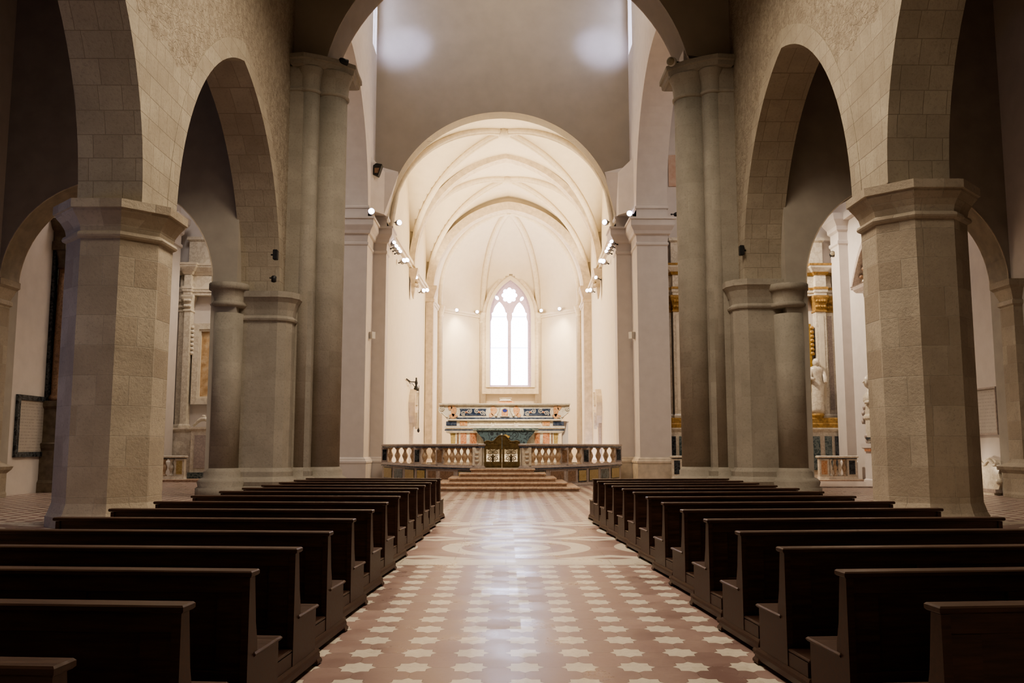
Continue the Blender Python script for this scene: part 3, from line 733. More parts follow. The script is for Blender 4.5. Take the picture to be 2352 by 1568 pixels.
# ================================================================== BALUSTRADES
def baluster_prof(h, r):
    return [(r*1.0, 0), (r*1.0, h*.05), (r*.72, h*.07), (r*.5, h*.14), (r*.55, h*.24), (r*.95, h*.40), (r*1.08, h*.49), (r*.95, h*.57), (r*.52, h*.72), (r*.46, h*.82), (r*.7, h*.9), (r*.98, h*.93), (r*.98, h)]
def dseg(m, a, b, o0, o1, z0, z1, ext=0):
    ax, ay = a; bx, by = b; L = math.hypot(bx-ax, by-ay); dx, dy = (bx-ax)/L, (by-ay)/L
    m.box(-ext, L+ext, o0, o1, z0, z1, math.atan2(dy, dx), (ax, ay, 0))
def balustrade(P, side, label):
    """P from the gate outwards"""
    if side > 0: Q = P
    else: Q = P
    t = thing('balustrade', label, 'balustrade', (sum(p[0] for p in P)/4, sum(p[1] for p in P)/4, 0))
    zb, zt = ZP, 1.76
    rail, bed, dado, pls = MB(), MB(), MB(), MB()
    sg = -side  # offset sign so that negative local y faces the nave
    path = [Vector(p) for p in P]
    def strip(m, o, z0, z1):
        # mitred strip, half width o, along the path
        nn = []
        for i in range(len(path)):
            ds = []
            if i > 0: ds.append((path[i]-path[i-1]).normalized())
            if i < len(path)-1: ds.append((path[i+1]-path[i]).normalized())
            ns = [Vector((-q.y, q.x)) for q in ds]; v = sum(ns, Vector((0, 0))); v = v/max(.3, v.dot(ns[0])) if len(ns) > 1 else ns[0]
            nn.append(v)
        e0 = path[0]-(path[1]-path[0]).normalized()*.22; e1 = path[-1]+(path[-1]-path[-2]).normalized()*.18
        pts = [e0]+path[1:-1]+[e1]
        poly = [(p+v*o).to_tuple() for p, v in zip(pts, nn)]+[(p-v*o).to_tuple() for p, v in reversed(list(zip(pts, nn)))]
        ar_ = sum(poly[i][0]*poly[(i+1) % len(poly)][1]-poly[(i+1) % len(poly)][0]*poly[i][1] for i in range(len(poly)))
        if ar_ < 0: poly = poly[::-1]
        m.loft(poly, z0) if isinstance(z0, list) else m.loft(poly, [(0, z0), (0, z1)])
    strip(rail, .17, [(-.04, zt-.115), (0, zt-.1), (.02, zt-.06), (.02, zt-.03), (0, zt-.01), (-.03, zt)], None)
    rail.build('top_rail', MRAIL, t)
    strip(pls, .15, zt-.165, zt-.113); pls.build('rail_band', MBLUE, t)
    strip(bed, .16, [(.03, zb+.005), (.03, zb+.03), (0, zb+.06), (-.02, zb+.11)], None); bed.build('bottom_rail', MGREYP, t)
    m = MB(); strip(m, .175, zb-.055, zb+.0); m.build('base_band', MBLUE, t)
    strip(dado, .12, 0.0, zb-.052); dd = dado.build('dado', MGREYP, t)
    m = MB(); strip(m, .15, [(.02, 0), (.02, .06), (0, .1), (-.03, .12)], None); m.build('plinth', MGREYP, t)
    # posts
    for i, p in enumerate(path):
        if i == 0: dr = (path[1]-path[0]).normalized()
        elif i == 3: dr = (path[3]-path[2]).normalized()
        else: dr = ((path[i+1]-path[i]).normalized()+(path[i]-path[i-1]).normalized()).normalized()
        an = math.atan2(dr.y, dr.x); wd = .19 if i == 0 else .17
        an = PI-(PI-an)*.35 if dr.x < 0 else an*.35
        dr = Vector((cos(an), sin(an))); nv = Vector((-dr.y, dr.x));  nv = nv if nv.y < 0 else -nv       # towards the nave
        po = MB().box(-wd, wd, -.13, .13, zb+.1, zt-.15, an, (p.x, p.y, 0)).build('post', MWHITE if i == 0 else MGREYP, t)
        q = p+nv*.135
        if i == 0:
            mm = MB()
            for k in range(3): mm.ball((p.x+nv.x*.14, p.y+nv.y*.14, zb+.28+.16*k), .09, 10, 1, 1, .8)
            mm.build('carved_relief', MWHITE, po)
        else:
            MB().box(-wd*.62, wd*.62, -.012, .012, zb+.2, zt-.25, an, (q.x, q.y, 0)).build('inlay_panel', MBLACK if i != 1 else MBROWN, po)
    for i, nb in ((0, 5), (1, 2), (2, 4)):
        a, b = path[i], path[i+1]; L = (b-a).length; dr = (b-a)/L
        lo, hi = (.24 if i == 0 else .17), L-.17
        for k in range(nb):
            p = a+dr*(lo+(hi-lo)*(k+.5)/nb)
            r = min(.125, (hi-lo)/nb*.42)
            MB().lathe((p.x, p.y, zb+.1), baluster_prof(zt-zb-.26, r), 14).build('baluster', BALM, t)
    # coloured dado panels
    cols = [MBROWN, MYELLOW, MBROWN, MYELLOW, MBLUE, MYELLOW]
    for i in range(3):
        a, b = path[i], path[i+1]; L = (b-a).length; dr = (b-a)/L; an = math.atan2(dr.y, dr.x)
        nv = Vector((-dr.y, dr.x)); nv = nv if nv.y < 0 else -nv
        npan = (2, 2, 3)[i]
        for k in range(npan):
            l0, l1 = L*(k+.1)/npan, L*(k+.9)/npan
            q = a+nv*.128
            mt = [[MYELLOW, MBROWN], [MBROWN, MYELLOW], [MYELLOW, MGREEN, MYELLOW]][i][k]
            pn = MB().box(l0, l1, -.01, .01, .16, zb-.1, an, (q.x, q.y, 0)).build('dado_border', MBLACK if mt is MYELLOW else MRAIL, t)
            q = a+nv*.14
            MB().box(l0+.05, l1-.05, -.01, .01, .21, zb-.15, an, (q.x, q.y, 0)).build('dado_panel', mt, pn)
balustrade(Lp, -1, 'curving marble balustrade left of the bronze gate before the altar')
balustrade(Rp, 1, 'curving marble balustrade right of the bronze gate before the altar')

# ------------------------------------------------------------------ gate
gx0, gx1, gy = -.86, .55, 35.5; gm = (gx0+gx1)/2
t = thing('altar_gate', 'dark bronze double gate with scrollwork at the top of the altar steps', 'gate', (gm, gy, ZP))
def spiral(cx_, cz_, r0, r1, a0, a1, n=22):
    return [(cx_+(r0+(r1-r0)*i/n)*cos(a0+(a1-a0)*i/n), gy, cz_+(r0+(r1-r0)*i/n)*sin(a0+(a1-a0)*i/n)) for i in range(n+1)]
for x0, x1, sg in ((gx0, gm-.008, 1), (gm+.008, gx1, -1)):
    zt_o, zt_i = 1.80, 2.08                     # outer and inner height
    mid = .5*(x0+x1); xo, xi_ = (x0, x1) if sg > 0 else (x1, x0)
    crest = [(xo+(xi_-xo)*k/12, zt_o+(zt_i-zt_o)*(k/12)**1.6+.05*sin(k/12*PI*3)) for k in range(13)]
    outl = [(xo, ZP+.02), (xi_, ZP+.02)]+crest[::-1]
    hole = [(x0+.09, ZP+.26), (x1-.09, ZP+.26), (x1-.09, ZP+.74), (x0+.09, ZP+.74)]
    lf = MB().plate(outl, [hole], XZ, gy-.03, gy+.03).build('leaf', BRONZE, t)
    m = MB(); zc = ZP+.5
    for q in (-1, 1):
        m.tube(spiral(mid+q*.11, zc+.12, .095, .02, PI/2, PI/2+q*3.4*PI), .017, 6)
        m.tube(spiral(mid+q*.12, zc-.12, .10, .02, -PI/2, -PI/2-q*3.4*PI), .017, 6)
        m.tube([(mid+q*.11, gy, zc+.215), (mid+q*.2, gy, zc+.24)], .015, 6)
        m.tube([(mid+q*.02, gy, zc-.24), (mid+q*.03, gy, zc-.05), (mid+q*.10, gy, zc+.0), (mid+q*.2, gy, zc)], .017, 6)
    m.tube([(mid, gy, ZP+.25), (mid, gy, ZP+.75)], .014, 6); m.ball((mid, gy, zc), .05, 8)
    m.build('scrollwork', BRONZE, lf)
    for z in (ZP+.1, ZP+.8, ZP+.92): MB().box(x0+.03, x1-.03, gy-.045, gy-.03, z-.02, z+.02).build('moulding', BRONZE, lf)
    MB().tube([(p[0], gy-.03, p[1]) for p in crest], .028, 6).build('crest', BRONZE, lf)
    MB().tube([(mid+(.16-.012*k)*cos(k*.6), gy-.035, 1.79+(.075-.005*k)*sin(k*.6)) for k in range(13)], .02, 6).build('crest_scroll', BRONZE, lf)

# ================================================================== ALTAR
YAL = 43.0
def ax(p): return onY(p, 960, YAL).x
def az(y): return onY(1158, y, YAL).z
t = thing('high_altar', 'broad white marble altar with red and blue inlay behind the gate', 'altar', (ax(1158), YAL, ZP))
ac_ = ax(1158)
def sym(px): return ax(px)
x = lambda p: ax(p)
MB().loft(rect(x(1046), x(1271), YAL, YAL+1.6), [(.05, ZP), (.05, 1.15), (0, 1.2), (0, az(994))]).build('lower_body', MWHITE, t)
# scrolled consoles of the lower body
for a_, b_, sg in ((1030, 1046, -1), (1271, 1288, 1)):
    x0, x1 = x(a_), x(b_); zt_ = az(990)
    pts = [(x1 if sg < 0 else x0, 1.1), (x1 if sg < 0 else x0, zt_), (x0 if sg < 0 else x1, zt_)]
    inner = x1 if sg < 0 else x0; outer = x0 if sg < 0 else x1
    pts = [(inner, 1.1), (inner, zt_), (outer, zt_)] + [(outer+(inner-outer)*(.1+.75*k/8+.08*sin(k*1.4)), zt_-(zt_-1.1)*k/8) for k in range(1, 9)]
    MB().prism(pts, XZ, YAL+.05, YAL+1.4).build('console', MWHITE, t)
m = MB(); m.loft(rect(x(1024), x(1294), YAL-.12, YAL+1.6), [(-.05, az(994)), (0, az(990)), (.0, az(985)), (.06, az(983)), (.06, az(978.5))]); m.build('ledge', MWHITE, t)
MB().box(x(1022), x(1296), YAL-.13, YAL+1.5, az(988.5), az(986)).build('ledge_band', MBLUE, t)
lb = MB().loft(rect(x(1026), x(1293), YAL+.1, YAL+1.5), [(0, az(979)), (0, az(966))]).build('lower_shelf', MWHITE, t)
for a_, b_, mt in ((1024.5, 1048.5, MBLUE), (1270.5, 1295, MBLUE), (1056, 1073, MORANGE), (1246, 1263, MORANGE), (1078, 1130, MWHITE), (1136, 1183, MWHITE), (1189, 1242, MWHITE)):
    if mt is MWHITE:
        m = MB(); za, zb_ = az(976.5), az(968.5)
        m.plate([(x(a_), za), (x(b_), za), (x(b_), zb_), (x(a_), zb_)], [[(x(a_)+.04, za+.035), (x(b_)-.04, za+.035), (x(b_)-.04, zb_-.035), (x(a_)+.04, zb_-.035)]], XZ, YAL+.07, YAL+.1)
        m.build('shelf_moulding', RIBST, lb)
    else: MB().box(x(a_), x(b_), YAL+.06, YAL+.12, az(977), az(967.5)).build('inlay_block', mt, lb)
MB().loft(rect(x(1030), x(1288), YAL+.0, YAL+1.4), [(0, az(966)), (.04, az(965)), (.04, az(963)), (0, az(962))]).build('cornice', MWHITE, t)
MB().box(x(1048), x(1272), YAL+.1, YAL+1.4, az(962.5), az(958.5)).build('cornice_band', MBLUE, t)
ub = MB().loft(rect(x(1030), x(1288), YAL+.15, YAL+1.4), [(0, az(959.5)), (0, az(928.5))]).build('upper_shelf', MWHITE, t)
MB().loft(rect(x(1008), x(1310), YAL-.0, YAL+1.4), [(-.06, az(931)), (-.02, az(929.5)), (0, az(928)), (0, az(926))]).build('top_slab', MWHITE, t)
yfu = YAL+.15
for a_, b_ in ((1055, 1117), (1202, 1265)):
    pts = [(x(a_), az(938)), (x(b_), az(938)), (x(b_)-.05, az(946)), (x(b_), az(954)), (x(a_), az(954)), (x(a_)+.05, az(946))]
    if a_ > 1158: pts = [(x(a_), az(938)), (x(b_), az(938)), (x(b_)-.05, az(946)), (x(b_), az(954)), (x(a_), az(954)), (x(a_)+.05, az(946))]
    fp = MB().prism(pts, XZ, yfu-.02, yfu+.01).build('floral_panel', MBLUE, ub)
    xm_, zm_ = (x(a_)+x(b_))/2, az(946)
    for q in (-1, 1):
        for e_ in (-1, 1):
            cx_, cz_ = xm_+q*(.18 if e_ > 0 else .45), zm_+e_*.045
            m = MB(); m.tube([(cx_+(.13-.005*k)*cos(k*.45*q+e_), yfu-.025, cz_+(.115-.0045*k)*sin(k*.45*q+e_)) for k in range(22)], .019, 5)
            m.build('scroll_inlay', MWHITE if e_ > 0 else RIBST, ub)
        m = MB(); m.ball((xm_+q*.31, yfu-.022, zm_), .06, 8, 1.4, .4, 1); m.build('scroll_inlay', MRED, ub)
def blob(c, r, wob, n=26): return [(c[0]+r[0]*(1+wob*sin(3*t_+1))*cos(t_), c[1]+r[1]*(1+wob*cos(4*t_))*sin(t_)) for t_ in [2*PI*k/n for k in range(n)]]
for px_, py_, rx, rz in ((1133, 942, .155, .22), (1186, 942, .155, .22), (1127, 953, .1, .1), (1192, 953, .1, .1), (1041, 942, .13, .26), (1277, 942, .13, .26), (1040, 955, .2, .1), (1278, 955, .2, .1), (1033, 936, .1, .1), (1285, 936, .1, .1)):
    MB().prism(blob((x(px_), az(py_)), (rx, rz), .16), XZ, yfu-.03, yfu+.01).build('scroll_inlay', MORANGE, ub)
# pale scrolls beside the tabernacle
for sg in (-1, 1):
    m = MB(); c0 = x(1159.5)
    m.tube([(c0+sg*(.28+.0*k+.16*(k/10)**2.2), yfu-.03, az(936)-(az(936)-az(954))*k/10) for k in range(11)], [.03+.012*k/10 for k in range(11)], 6)
    m.ball((c0+sg*.42, yfu-.03, az(953.5)), .07, 8)
    m.build('volute', MWHITE, ub)
tb = MB().plate([(x(1149), az(956)), (x(1170), az(956)), (x(1170), az(935)), (x(1149), az(935))], [[(x(1152), az(955)), (x(1167), az(955))]+[(u, z) for u, z in reversed(rounda(x(1152), x(1167), az(943.5), .12, 10))]], XZ, yfu-.06, yfu+.0).build('tabernacle', MWHITE, ub)
MB().prism([(x(1151.5), az(955.5)), (x(1167.5), az(955.5))]+list(reversed(rounda(x(1151.5), x(1167.5), az(943.5), .14, 10))), XZ, yfu-.035, yfu-.0).build('tabernacle_door', MORANGE, tb)
MB().prism(blob((x(1159.5), az(942.5)), (.11, .07), .05, 16), XZ, yfu-.05, yfu-.034).build('blue_panel', mat_flat('lapis_blue', (.045, .06, .25), .3, .2), tb)
# corner volutes
for sg, pc_ in ((-1, 1019), (1, 1299)):
    m = MB(); xc, zc_ = x(pc_), az(940)
    inner = x(1030) if sg < 0 else x(1288); out_ = x(1006) if sg < 0 else x(1311)
    r_ = .27; cc_ = (out_-sg*r_, az(940))
    pts = [(inner, az(966)), (inner, az(929)), (out_-sg*.02, az(929.5))] + [(cc_[0]+sg*r_*cos(a_), cc_[1]+r_*.85*sin(a_)) for a_ in [.75-2.3*k/9 for k in range(10)]] + [(inner+sg*.2, az(954)), (inner+sg*.13, az(960))]
    m.prism(pts, XZ, yfu+.0, yfu+1.0)
    m.tube([(xc+sg*.12+.13*(1-k/22)*cos(sg*k*.55+1), yfu-.01, az(938)+.13*(1-k/22)*sin(sg*k*.55+1)) for k in range(20)], .03, 6)
    m.tube([(inner+sg*(.05+.3*(k/8)), yfu-.01, az(958)+(az(946)-az(958))*(k/8)**1.3) for k in range(9)], .04, 6)
    m.build('corner_volute', MWHITE, ub)
# altar table in front: dark green sarcophagus front
tf = YAL-.75
tw0, tw1 = onY(1091, 1000, tf).x, onY(1232, 1000, tf).x
def zf(y): return onY(1160, y, tf).z
m = MB(); prof = []
n_ = 14
pts = []
for k in range(n_+1):
    q = k/n_; z = zf(988)-(zf(988)-1.52)*q; ins = .05+.42*(sin(q*PI*.62))**1.3-.25*max(0, q-.7)
    pts.append((ins, z))
outl = [(tw0+i_, z) for i_, z in pts]+[(tw1-i_, z) for i_, z in reversed(pts)]
fr = MB().prism(outl, XZ, tf, YAL-.02).build('altar_front', INLAYD, t)
MB().prism(blob(((tw0+tw1)/2, zf(1003)), (.17, .1), .15), XZ, tf-.05, tf+.01).build('gilt_cartouche', GOLD, fr)
MB().loft(rect(tw0-.1, tw1+.1, tf-.1, YAL-.13), [(-.06, zf(989)), (0, zf(987)), (.0, zf(984))]).build('altar_table', MGREEN, t)
for k, (o_, z0_, z1_) in enumerate(((1.6, ZP, ZP+.16), (1.1, ZP+.16, ZP+.32), (.6, ZP+.32, ZP+.48))):
    MB().loft(rect(tw0-.5-o_, tw1+.5+o_, tf-.3-o_, YAL-.05), [(-.02, z0_), (-.02, z1_-.05), (0, z1_-.03), (0, z1_)]).build('altar_step', MWHITE, t)
MB().loft(rect(tw0+.5, tw1-.5, tf+.2, YAL-.05), [(0, ZP+.48), (0, 1.54)]).build('altar_base', MWHITE, t)
# red side panels
for a_, b_, mt in ((1036, 1047, MYELLOW), (1058, 1072, MRED), (1079, 1095, MRED), (1228, 1240, MRED), (1247, 1262, MRED), (1272, 1281, MYELLOW), (1050, 1054, MBROWN), (1266, 1269, MBROWN)):
    za, zb_ = az(1020), az(993.5)
    x0, x1 = x(a_), x(b_)
    if a_ in (1036, 1272): yy = YAL+.03
    else: yy = YAL-.02
    MB().box(x0, x1, yy, yy+.04, za, zb_).build('inlay_panel', mt, t)
# pedestal on top
m = MB().loft(rect(x(1142), x(1182), YAL+.3, YAL+1.0), [(.02, az(926)), (.02, az(924.5)), (-.05, az(922)), (-.06, az(919.5))]).build('cross_plinth', MORANGE, t)
MB().loft(rect(x(1148), x(1174), YAL+.35, YAL+.95), [(.04, az(919.5)), (0, az(918)), (-.03, az(915)), (.02, az(913)), (.03, az(912))]).build('cross_pedestal', MWHITE, t)
tag(MB().loft(rect(x(1293)+.04, x(1309), YAL+1.2, YAL+1.75), [(0, ZP), (.04, ZP+.1), (0, ZP+.2), (0, az(969)), (.03, az(967)), (.03, az(965.5)), (-.03, az(965))]).build('stone_block', PLASTER, None), 'plain pale stone block behind the right shoulder of the main altar', 'block')

# ================================================================== PEWS
LP = 3.08
def make_pew(s):
    """s=+1: the pew runs to +x from its aisle end at the origin; forward is +y"""
    t = thing('pew', '', 'pew', (0, 0, 0))
    X0 = lambda a, b: (min(s*a, s*b), max(s*a, s*b))
    def bx(m, a, b, y0, y1, z0, z1, b_=.006): q = X0(a, b); return m.bbox(q[0], q[1], y0, y1, z0, z1, b_)
    prof = [(.0, .1), (.0, .89), (.085, .89), (.12, .62), (.155, .5), (.16, .42), (.545, .42), (.545, .1)]
    for a in (0, LP-.045):
        q = X0(a, a+.045)
        MB().prism(prof, YZ, q[0], q[1]).build('end_panel', WOOD, t)
    m = MB(); bx(m, -.018, LP+.018, -.025, .11, .895, .93, .008); m.build('top_rail', WOOD, t)
    m = MB(); bx(m, .045, LP-.045, .035, .05, .12, .895, .002)
    bx(m, .045, LP-.045, .012, .036, .80, .895, .003); bx(m, .045, LP-.045, .012, .036, .24, .36, .003)
    for k in range(4):
        a = .045+(LP-.09-.15)*k/3; bx(m, a, a+.15, .012, .036, .36, .80, .003)
    m.build('backrest', WOOD, t)
    m = MB(); bx(m, -.012, LP+.012, .10, .585, .42, .447, .01); bx(m, .045, LP-.045, .49, .515, .33, .42, .003); m.build('seat', WOOD, t)
    m = MB(); bx(m, .005, LP-.005, -.36, -.002, .212, .237, .008); kn = m.build('kneeler', WOOD, t)
    m = MB()
    kp = [(-.34, .1), (-.345, .16), (-.335, .212), (-.305, .212), (-.315, .15), (-.31, .1)]
    q = X0(.02, LP-.02); m.prism(kp, YZ, q[0], q[1])
    for a in (.005, LP-.045): bx(m, a, a+.04, -.335, -.002, .1, .212, .003)
    m.build('kneeler_box', WOOD, kn)
    for a in (-.022, LP-.063):
        q = X0(a, a+.085); m = MB()
        m.loft(rect(q[0], q[1], -.395, .605), [(0, .035), (0, .075), (-.008, .095), (-.02, .115)])
        pl = m.build('base_rail', WOOD, t)
        for y0 in (-.41, .51):
            m = MB(); q2 = X0(a-.012, a+.097); m.loft(rect(q2[0], q2[1], y0, y0+.115), [(-.012, 0), (0, .012), (0, .03), (-.014, .05)])
            m.build('foot', WOOD, pl)
    return t
PXL = [(128, 1530), (416.7, 1393.8), (577, 1313), (683.7, 1259.4), (757.7, 1221.6), (812, 1192), (855.4, 1171), (888.6, 1153.6), (917, 1139.5), (939, 1129), (958.8, 1121), (975.8, 1114.4), (989.8, 1108), (1002.3, 1102.7), (1011, 1099)]
PXR = [(2155.6, 1392.5), (1938, 1313), (1796.7, 1258.6), (1698.5, 1221), (1623.3, 1192.7), (1568, 1170.6), (1523, 1154), (1486.8, 1140.8), (1456.6, 1130), (1431.5, 1122.5), (1409.8, 1116.6), (1391, 1110.6), (1375, 1105.5), (1362, 1099.5)]
ORD = ['nearest', 'second', 'third', 'fourth', 'fifth', 'sixth', 'seventh', 'eighth', 'ninth', 'tenth', 'eleventh', 'twelfth', 'thirteenth', 'fourteenth', 'fifteenth']
for side, L in ((-1, PXL), (1, PXR)):
    proto = make_pew(side); nm = 'left' if side < 0 else 'right'; n = len(L); Yp = 0
    for i, q in enumerate(L):
        w = onZ(q[0], q[1], .93)
        Yv = max(w.y, Yp+1.135) if i else w.y
        if abs(Yv-w.y) > .01: w = onX(q[0], q[1], w.x); w = Vector((w.x, Yv, 0))
        Yp = Yv
        if i == 0: lb = 'dark wooden pew %s of the aisle, nearest to the camera, %s' % (nm, 'only its rail visible' if side < 0 else 'cut off at right')
        elif i == n-1: lb = 'dark wooden pew %s of the aisle, frontmost of its row, nearest the altar steps' % nm
        elif i <= n//2: lb = 'dark wooden pew %s of the aisle, %s counted from the camera' % (nm, ORD[i])
        else: lb = 'dark wooden pew %s of the aisle, %s counted back from the altar steps' % (nm, ORD[n-1-i])
        o = proto if i == 0 else dup(proto, lb)
        o['label'] = lb; o['group'] = 'pews %s of the aisle' % nm
        o.location = (w.x-side*-.018, w.y+.02, 0); o.rotation_euler = (0, 0, side*math.radians(4.5))

# ================================================================== SPOTLIGHTS
def fixture(loc, aim, label, on=True, r=.13, name='spotlight', arm=None, housing=None, group='lit spotlights along the chancel cornices'):
    t = thing(name, label, 'spotlight', loc, group)
    v = Vector(aim).normalized(); q = v.to_track_quat('-Y', 'Z').to_matrix()      # local -Y looks along v
    def rot(m):
        m.v = [tuple(q @ Vector(a)) for a in m.v]; return m
    off = Vector(loc)
    def put(m, nm, mt, par):
        m.v = [tuple(Vector(a)+off) for a in m.v]; return m.build(nm, mt, par)
    prof = [(r*.55, .30), (r*.9, .26), (r, .18), (r, -.02), (r*.93, -.02)]
    def cyl(pf, seg=14):
        m = MB(); R = [[(rr*cos(2*PI*j/seg), yy, rr*sin(2*PI*j/seg)) for j in range(seg)] for rr, yy in pf]
        m.rings(R, True); return rot(m)
    h = put(cyl(prof), 'housing', housing or GREYM, t)
    put(cyl([(r*.9, -.005), (r*.86, -.028), (r*.2, -.034)]), 'lens', LENS if on else LENS_OFF, t)
    a = arm or (0, .12, -.3)
    m = MB(); m.tube([(0, 0, 0), (a[0]*.5, a[1]*.5, a[2]*.5), a], .025, 6)
    m.ball(a, .05, 8)
    put(m, 'bracket', BLACK, t)
    return t
UW = HWC-.42
def onchoir(px, py, s):
    p = onX(px, py, s*5.6)
    for _ in range(6): p = onX(px, py, cxY(p.y)+s*UW)
    return p
GL = [(905, 557, 'outermost of the four in the first bay'), (910, 565, 'second of the four in the first bay'), (915, 571, 'third of the four in the first bay'), (919, 577, 'innermost of the four in the first bay'), (928, 598, 'left one of the pair over the carved corbel'), (935, 597, 'right one of the pair over the carved corbel'), (956, 637, 'single one in the second bay'), (973, 667, 'left one of the pair over the apse respond'), (981, 666, 'right one of the pair over the apse respond')]
GR = [(1405, 555, 'outermost of the four in the first bay'), (1401, 563, 'second of the four in the first bay'), (1397, 570, 'third of the four in the first bay'), (1393, 577, 'innermost of the four in the first bay'), (1386, 600, 'right one of the pair over the carved corbel'), (1380, 599, 'left one of the pair over the carved corbel'), (1369, 637, 'single one in the second bay'), (1356, 666, 'right one of the pair over the apse respond'), (1349, 667, 'left one of the pair over the apse respond')]
for s, L, nm in ((-1, GL, 'left'), (1, GR, 'right')):
    for x_, y_, d_ in L:
        p = onchoir(x_, y_, s); r = .115 if x_ not in (928, 935, 973, 981, 1386, 1380, 1356, 1349) else .15
        fixture(p, (-s*.5, -.8, .25 if y_ < 600 else .1), 'lit spotlight on the %s chancel cornice, %s' % (nm, d_), r=r, arm=(s*.3, .1, -.12))
fixture(onY(917, 511, 46.6), (.5, -.85, -.1), 'lit spotlight on an arm beside the left chancel pier cornice', r=.16, arm=(-.45, -.1, 0))
fixture(onY(1389, 510, 46.6), (-.5, -.85, -.1), 'lit spotlight on an arm beside the right chancel pier cornice', r=.16, arm=(.45, -.1, 0))
fixture(onY(853, 485, 43.35), (.2, -1, -.1), 'lit spotlight standing on the cornice of the left chancel pier', r=.17, arm=(0, .12, -.1))
fixture(onY(1446, 490, 44.4), (-.1, -1, -.1), 'lit spotlight standing on the cornice of the right chancel pier', r=.16, arm=(.3, .1, -.1))
for x_, y_, Y_, lb in ((1049, 712, 70.9, 'lit spotlight on the apse cornice, far left of the window'), (1096, 716, 72.6, 'lit spotlight on the apse cornice at the left edge of the window'), (1243, 713, 72.6, 'lit spotlight on the apse cornice at the right edge of the window'), (1285, 709, 70.9, 'lit spotlight on the apse cornice, far right of the window'), (993, 699, 67.2, 'lit spotlight low on the left corner of the apse'), (1341, 697, 67.2, 'lit spotlight low on the right corner of the apse')):
    fixture(onY(x_, y_, Y_), (0, -1, .15), lb, r=.15 if Y_ > 70 else .18, arm=((.3 if x_ > 1166 else -.3) if Y_ < 70 else 0, .3, -.12), group='lit spotlights along the apse cornice')
p = onY(1541, 141, 31.2); fixture(p, (-.55, -.8, -.15), 'round white floodlight, unlit, on the capital of the right crossing pier', on=False, r=.17, name='floodlight', arm=(.42, .1, .0), housing=WHITEM, group='floodlights')
p = onY(797, 144, 31.2); fixture(p, (.85, .5, -.1), 'small dark floodlight on the capital of the left crossing pier', on=False, r=.12, name='floodlight', arm=(-.33, .1, .02), housing=BLACK, group='floodlights')
p = onY(1557, 491, 43.3); fixture(p, (.3, -.9, -.1), 'black round floodlight on the cornice of the right chancel pier', on=False, r=.11, name='floodlight', arm=(-.3, .1, 0), housing=BLACK, group='floodlights')
p = onY(1912, 582, 44.0); fixture(p, (-.2, -1, 0), 'black round floodlight on the gilded cornice of the right side altar', on=False, r=.13, name='floodlight', arm=(.1, .5, -.05), housing=BLACK, group='floodlights')
# swivel loudspeakers on the piers
for px_, py_, Y_, s, lb in ((853, 770, 44.6, -1, 'small white loudspeaker on a wall arm of the left chancel pier'), (1453, 770, 44.6, 1, 'small white loudspeaker on a wall arm of the right chancel pier')):
    p = onY(px_, py_, Y_)
    xw = (SIDES[0]['ni'] if s < 0 else SIDES[1]['ni'])
    t = thing('loudspeaker', lb, 'loudspeaker', p)
    MB().box(-.16, .16, -.12, .12, p.z-.17, p.z+.17, s*.6, (p.x, p.y, 0)).build('cabinet', WHITEM, t)
    m = MB(); m.tube([(p.x, p.y, p.z), (p.x+s*.15, p.y+.2, p.z+.05), (xw-s*.02, p.y+.3, p.z+.06)], .03, 6); m.ball((xw-s*.04, p.y+.3, p.z+.06), .08, 8); m.build('bracket', GREYM, t)
for px_, py_, px2, py2, s, lb in ((633, 585, 629, 640, -1, 'slim black loudspeaker high on the nave side of the left crossing pier'), (1703, 575, 1703, 584, 1, 'slim black loudspeaker high on the nave side of the right crossing pier')):
    p = onX(px_, py_, SIDES[0 if s < 0 else 1]['xi']-s*.12)
    t = thing('wall_loudspeaker', lb, 'loudspeaker', p)
    MB().bbox(p.x-.07, p.x+.07, p.y-.09, p.y+.09, p.z-.17, p.z+.17, .02).build('cabinet', BLACK, t)
    MB().tube([(p.x, p.y, p.z), (p.x+s*.15, p.y, p.z)], .03, 6).build('bracket', BLACK, t)
    if s < 0:
        q = onX(px2, py2, SIDES[0]['xi']+.12); t2 = thing('projector_lamp', 'tiny black lamp just under the loudspeaker on the left crossing pier', 'lamp', q)
        MB().lathe((q.x, q.y, q.z), [(.03, -.12), (.08, -.1), (.09, .06), (.05, .1)], 10).build('housing', BLACK, t2)
        MB().tube([(q.x, q.y, q.z), (q.x-.14, q.y, q.z+.03)], .02, 6).build('bracket', BLACK, t2)
# roof lamp in the niche of the left vault stub
p = onY(866, 388, 44.35)
t = thing('niche_floodlight', 'dark square floodlight in the notch above the left chancel cornice', 'spotlight', p)
MB().prism([(p.x-.22, p.z-.3), (p.x+.06, p.z-.34), (p.x+.25, p.z+.25), (p.x-.05, p.z+.3), (p.x-.2, p.z+.18)], XZ, p.y-.03, p.y+.45).build('housing', BLACK, t)
MB().prism([(p.x-.13, p.z-.2), (p.x+.05, p.z-.22), (p.x+.12, p.z+.05), (p.x-.12, p.z+.05)], XZ, p.y-.045, p.y-.02).build('visor', MBROWN, t)

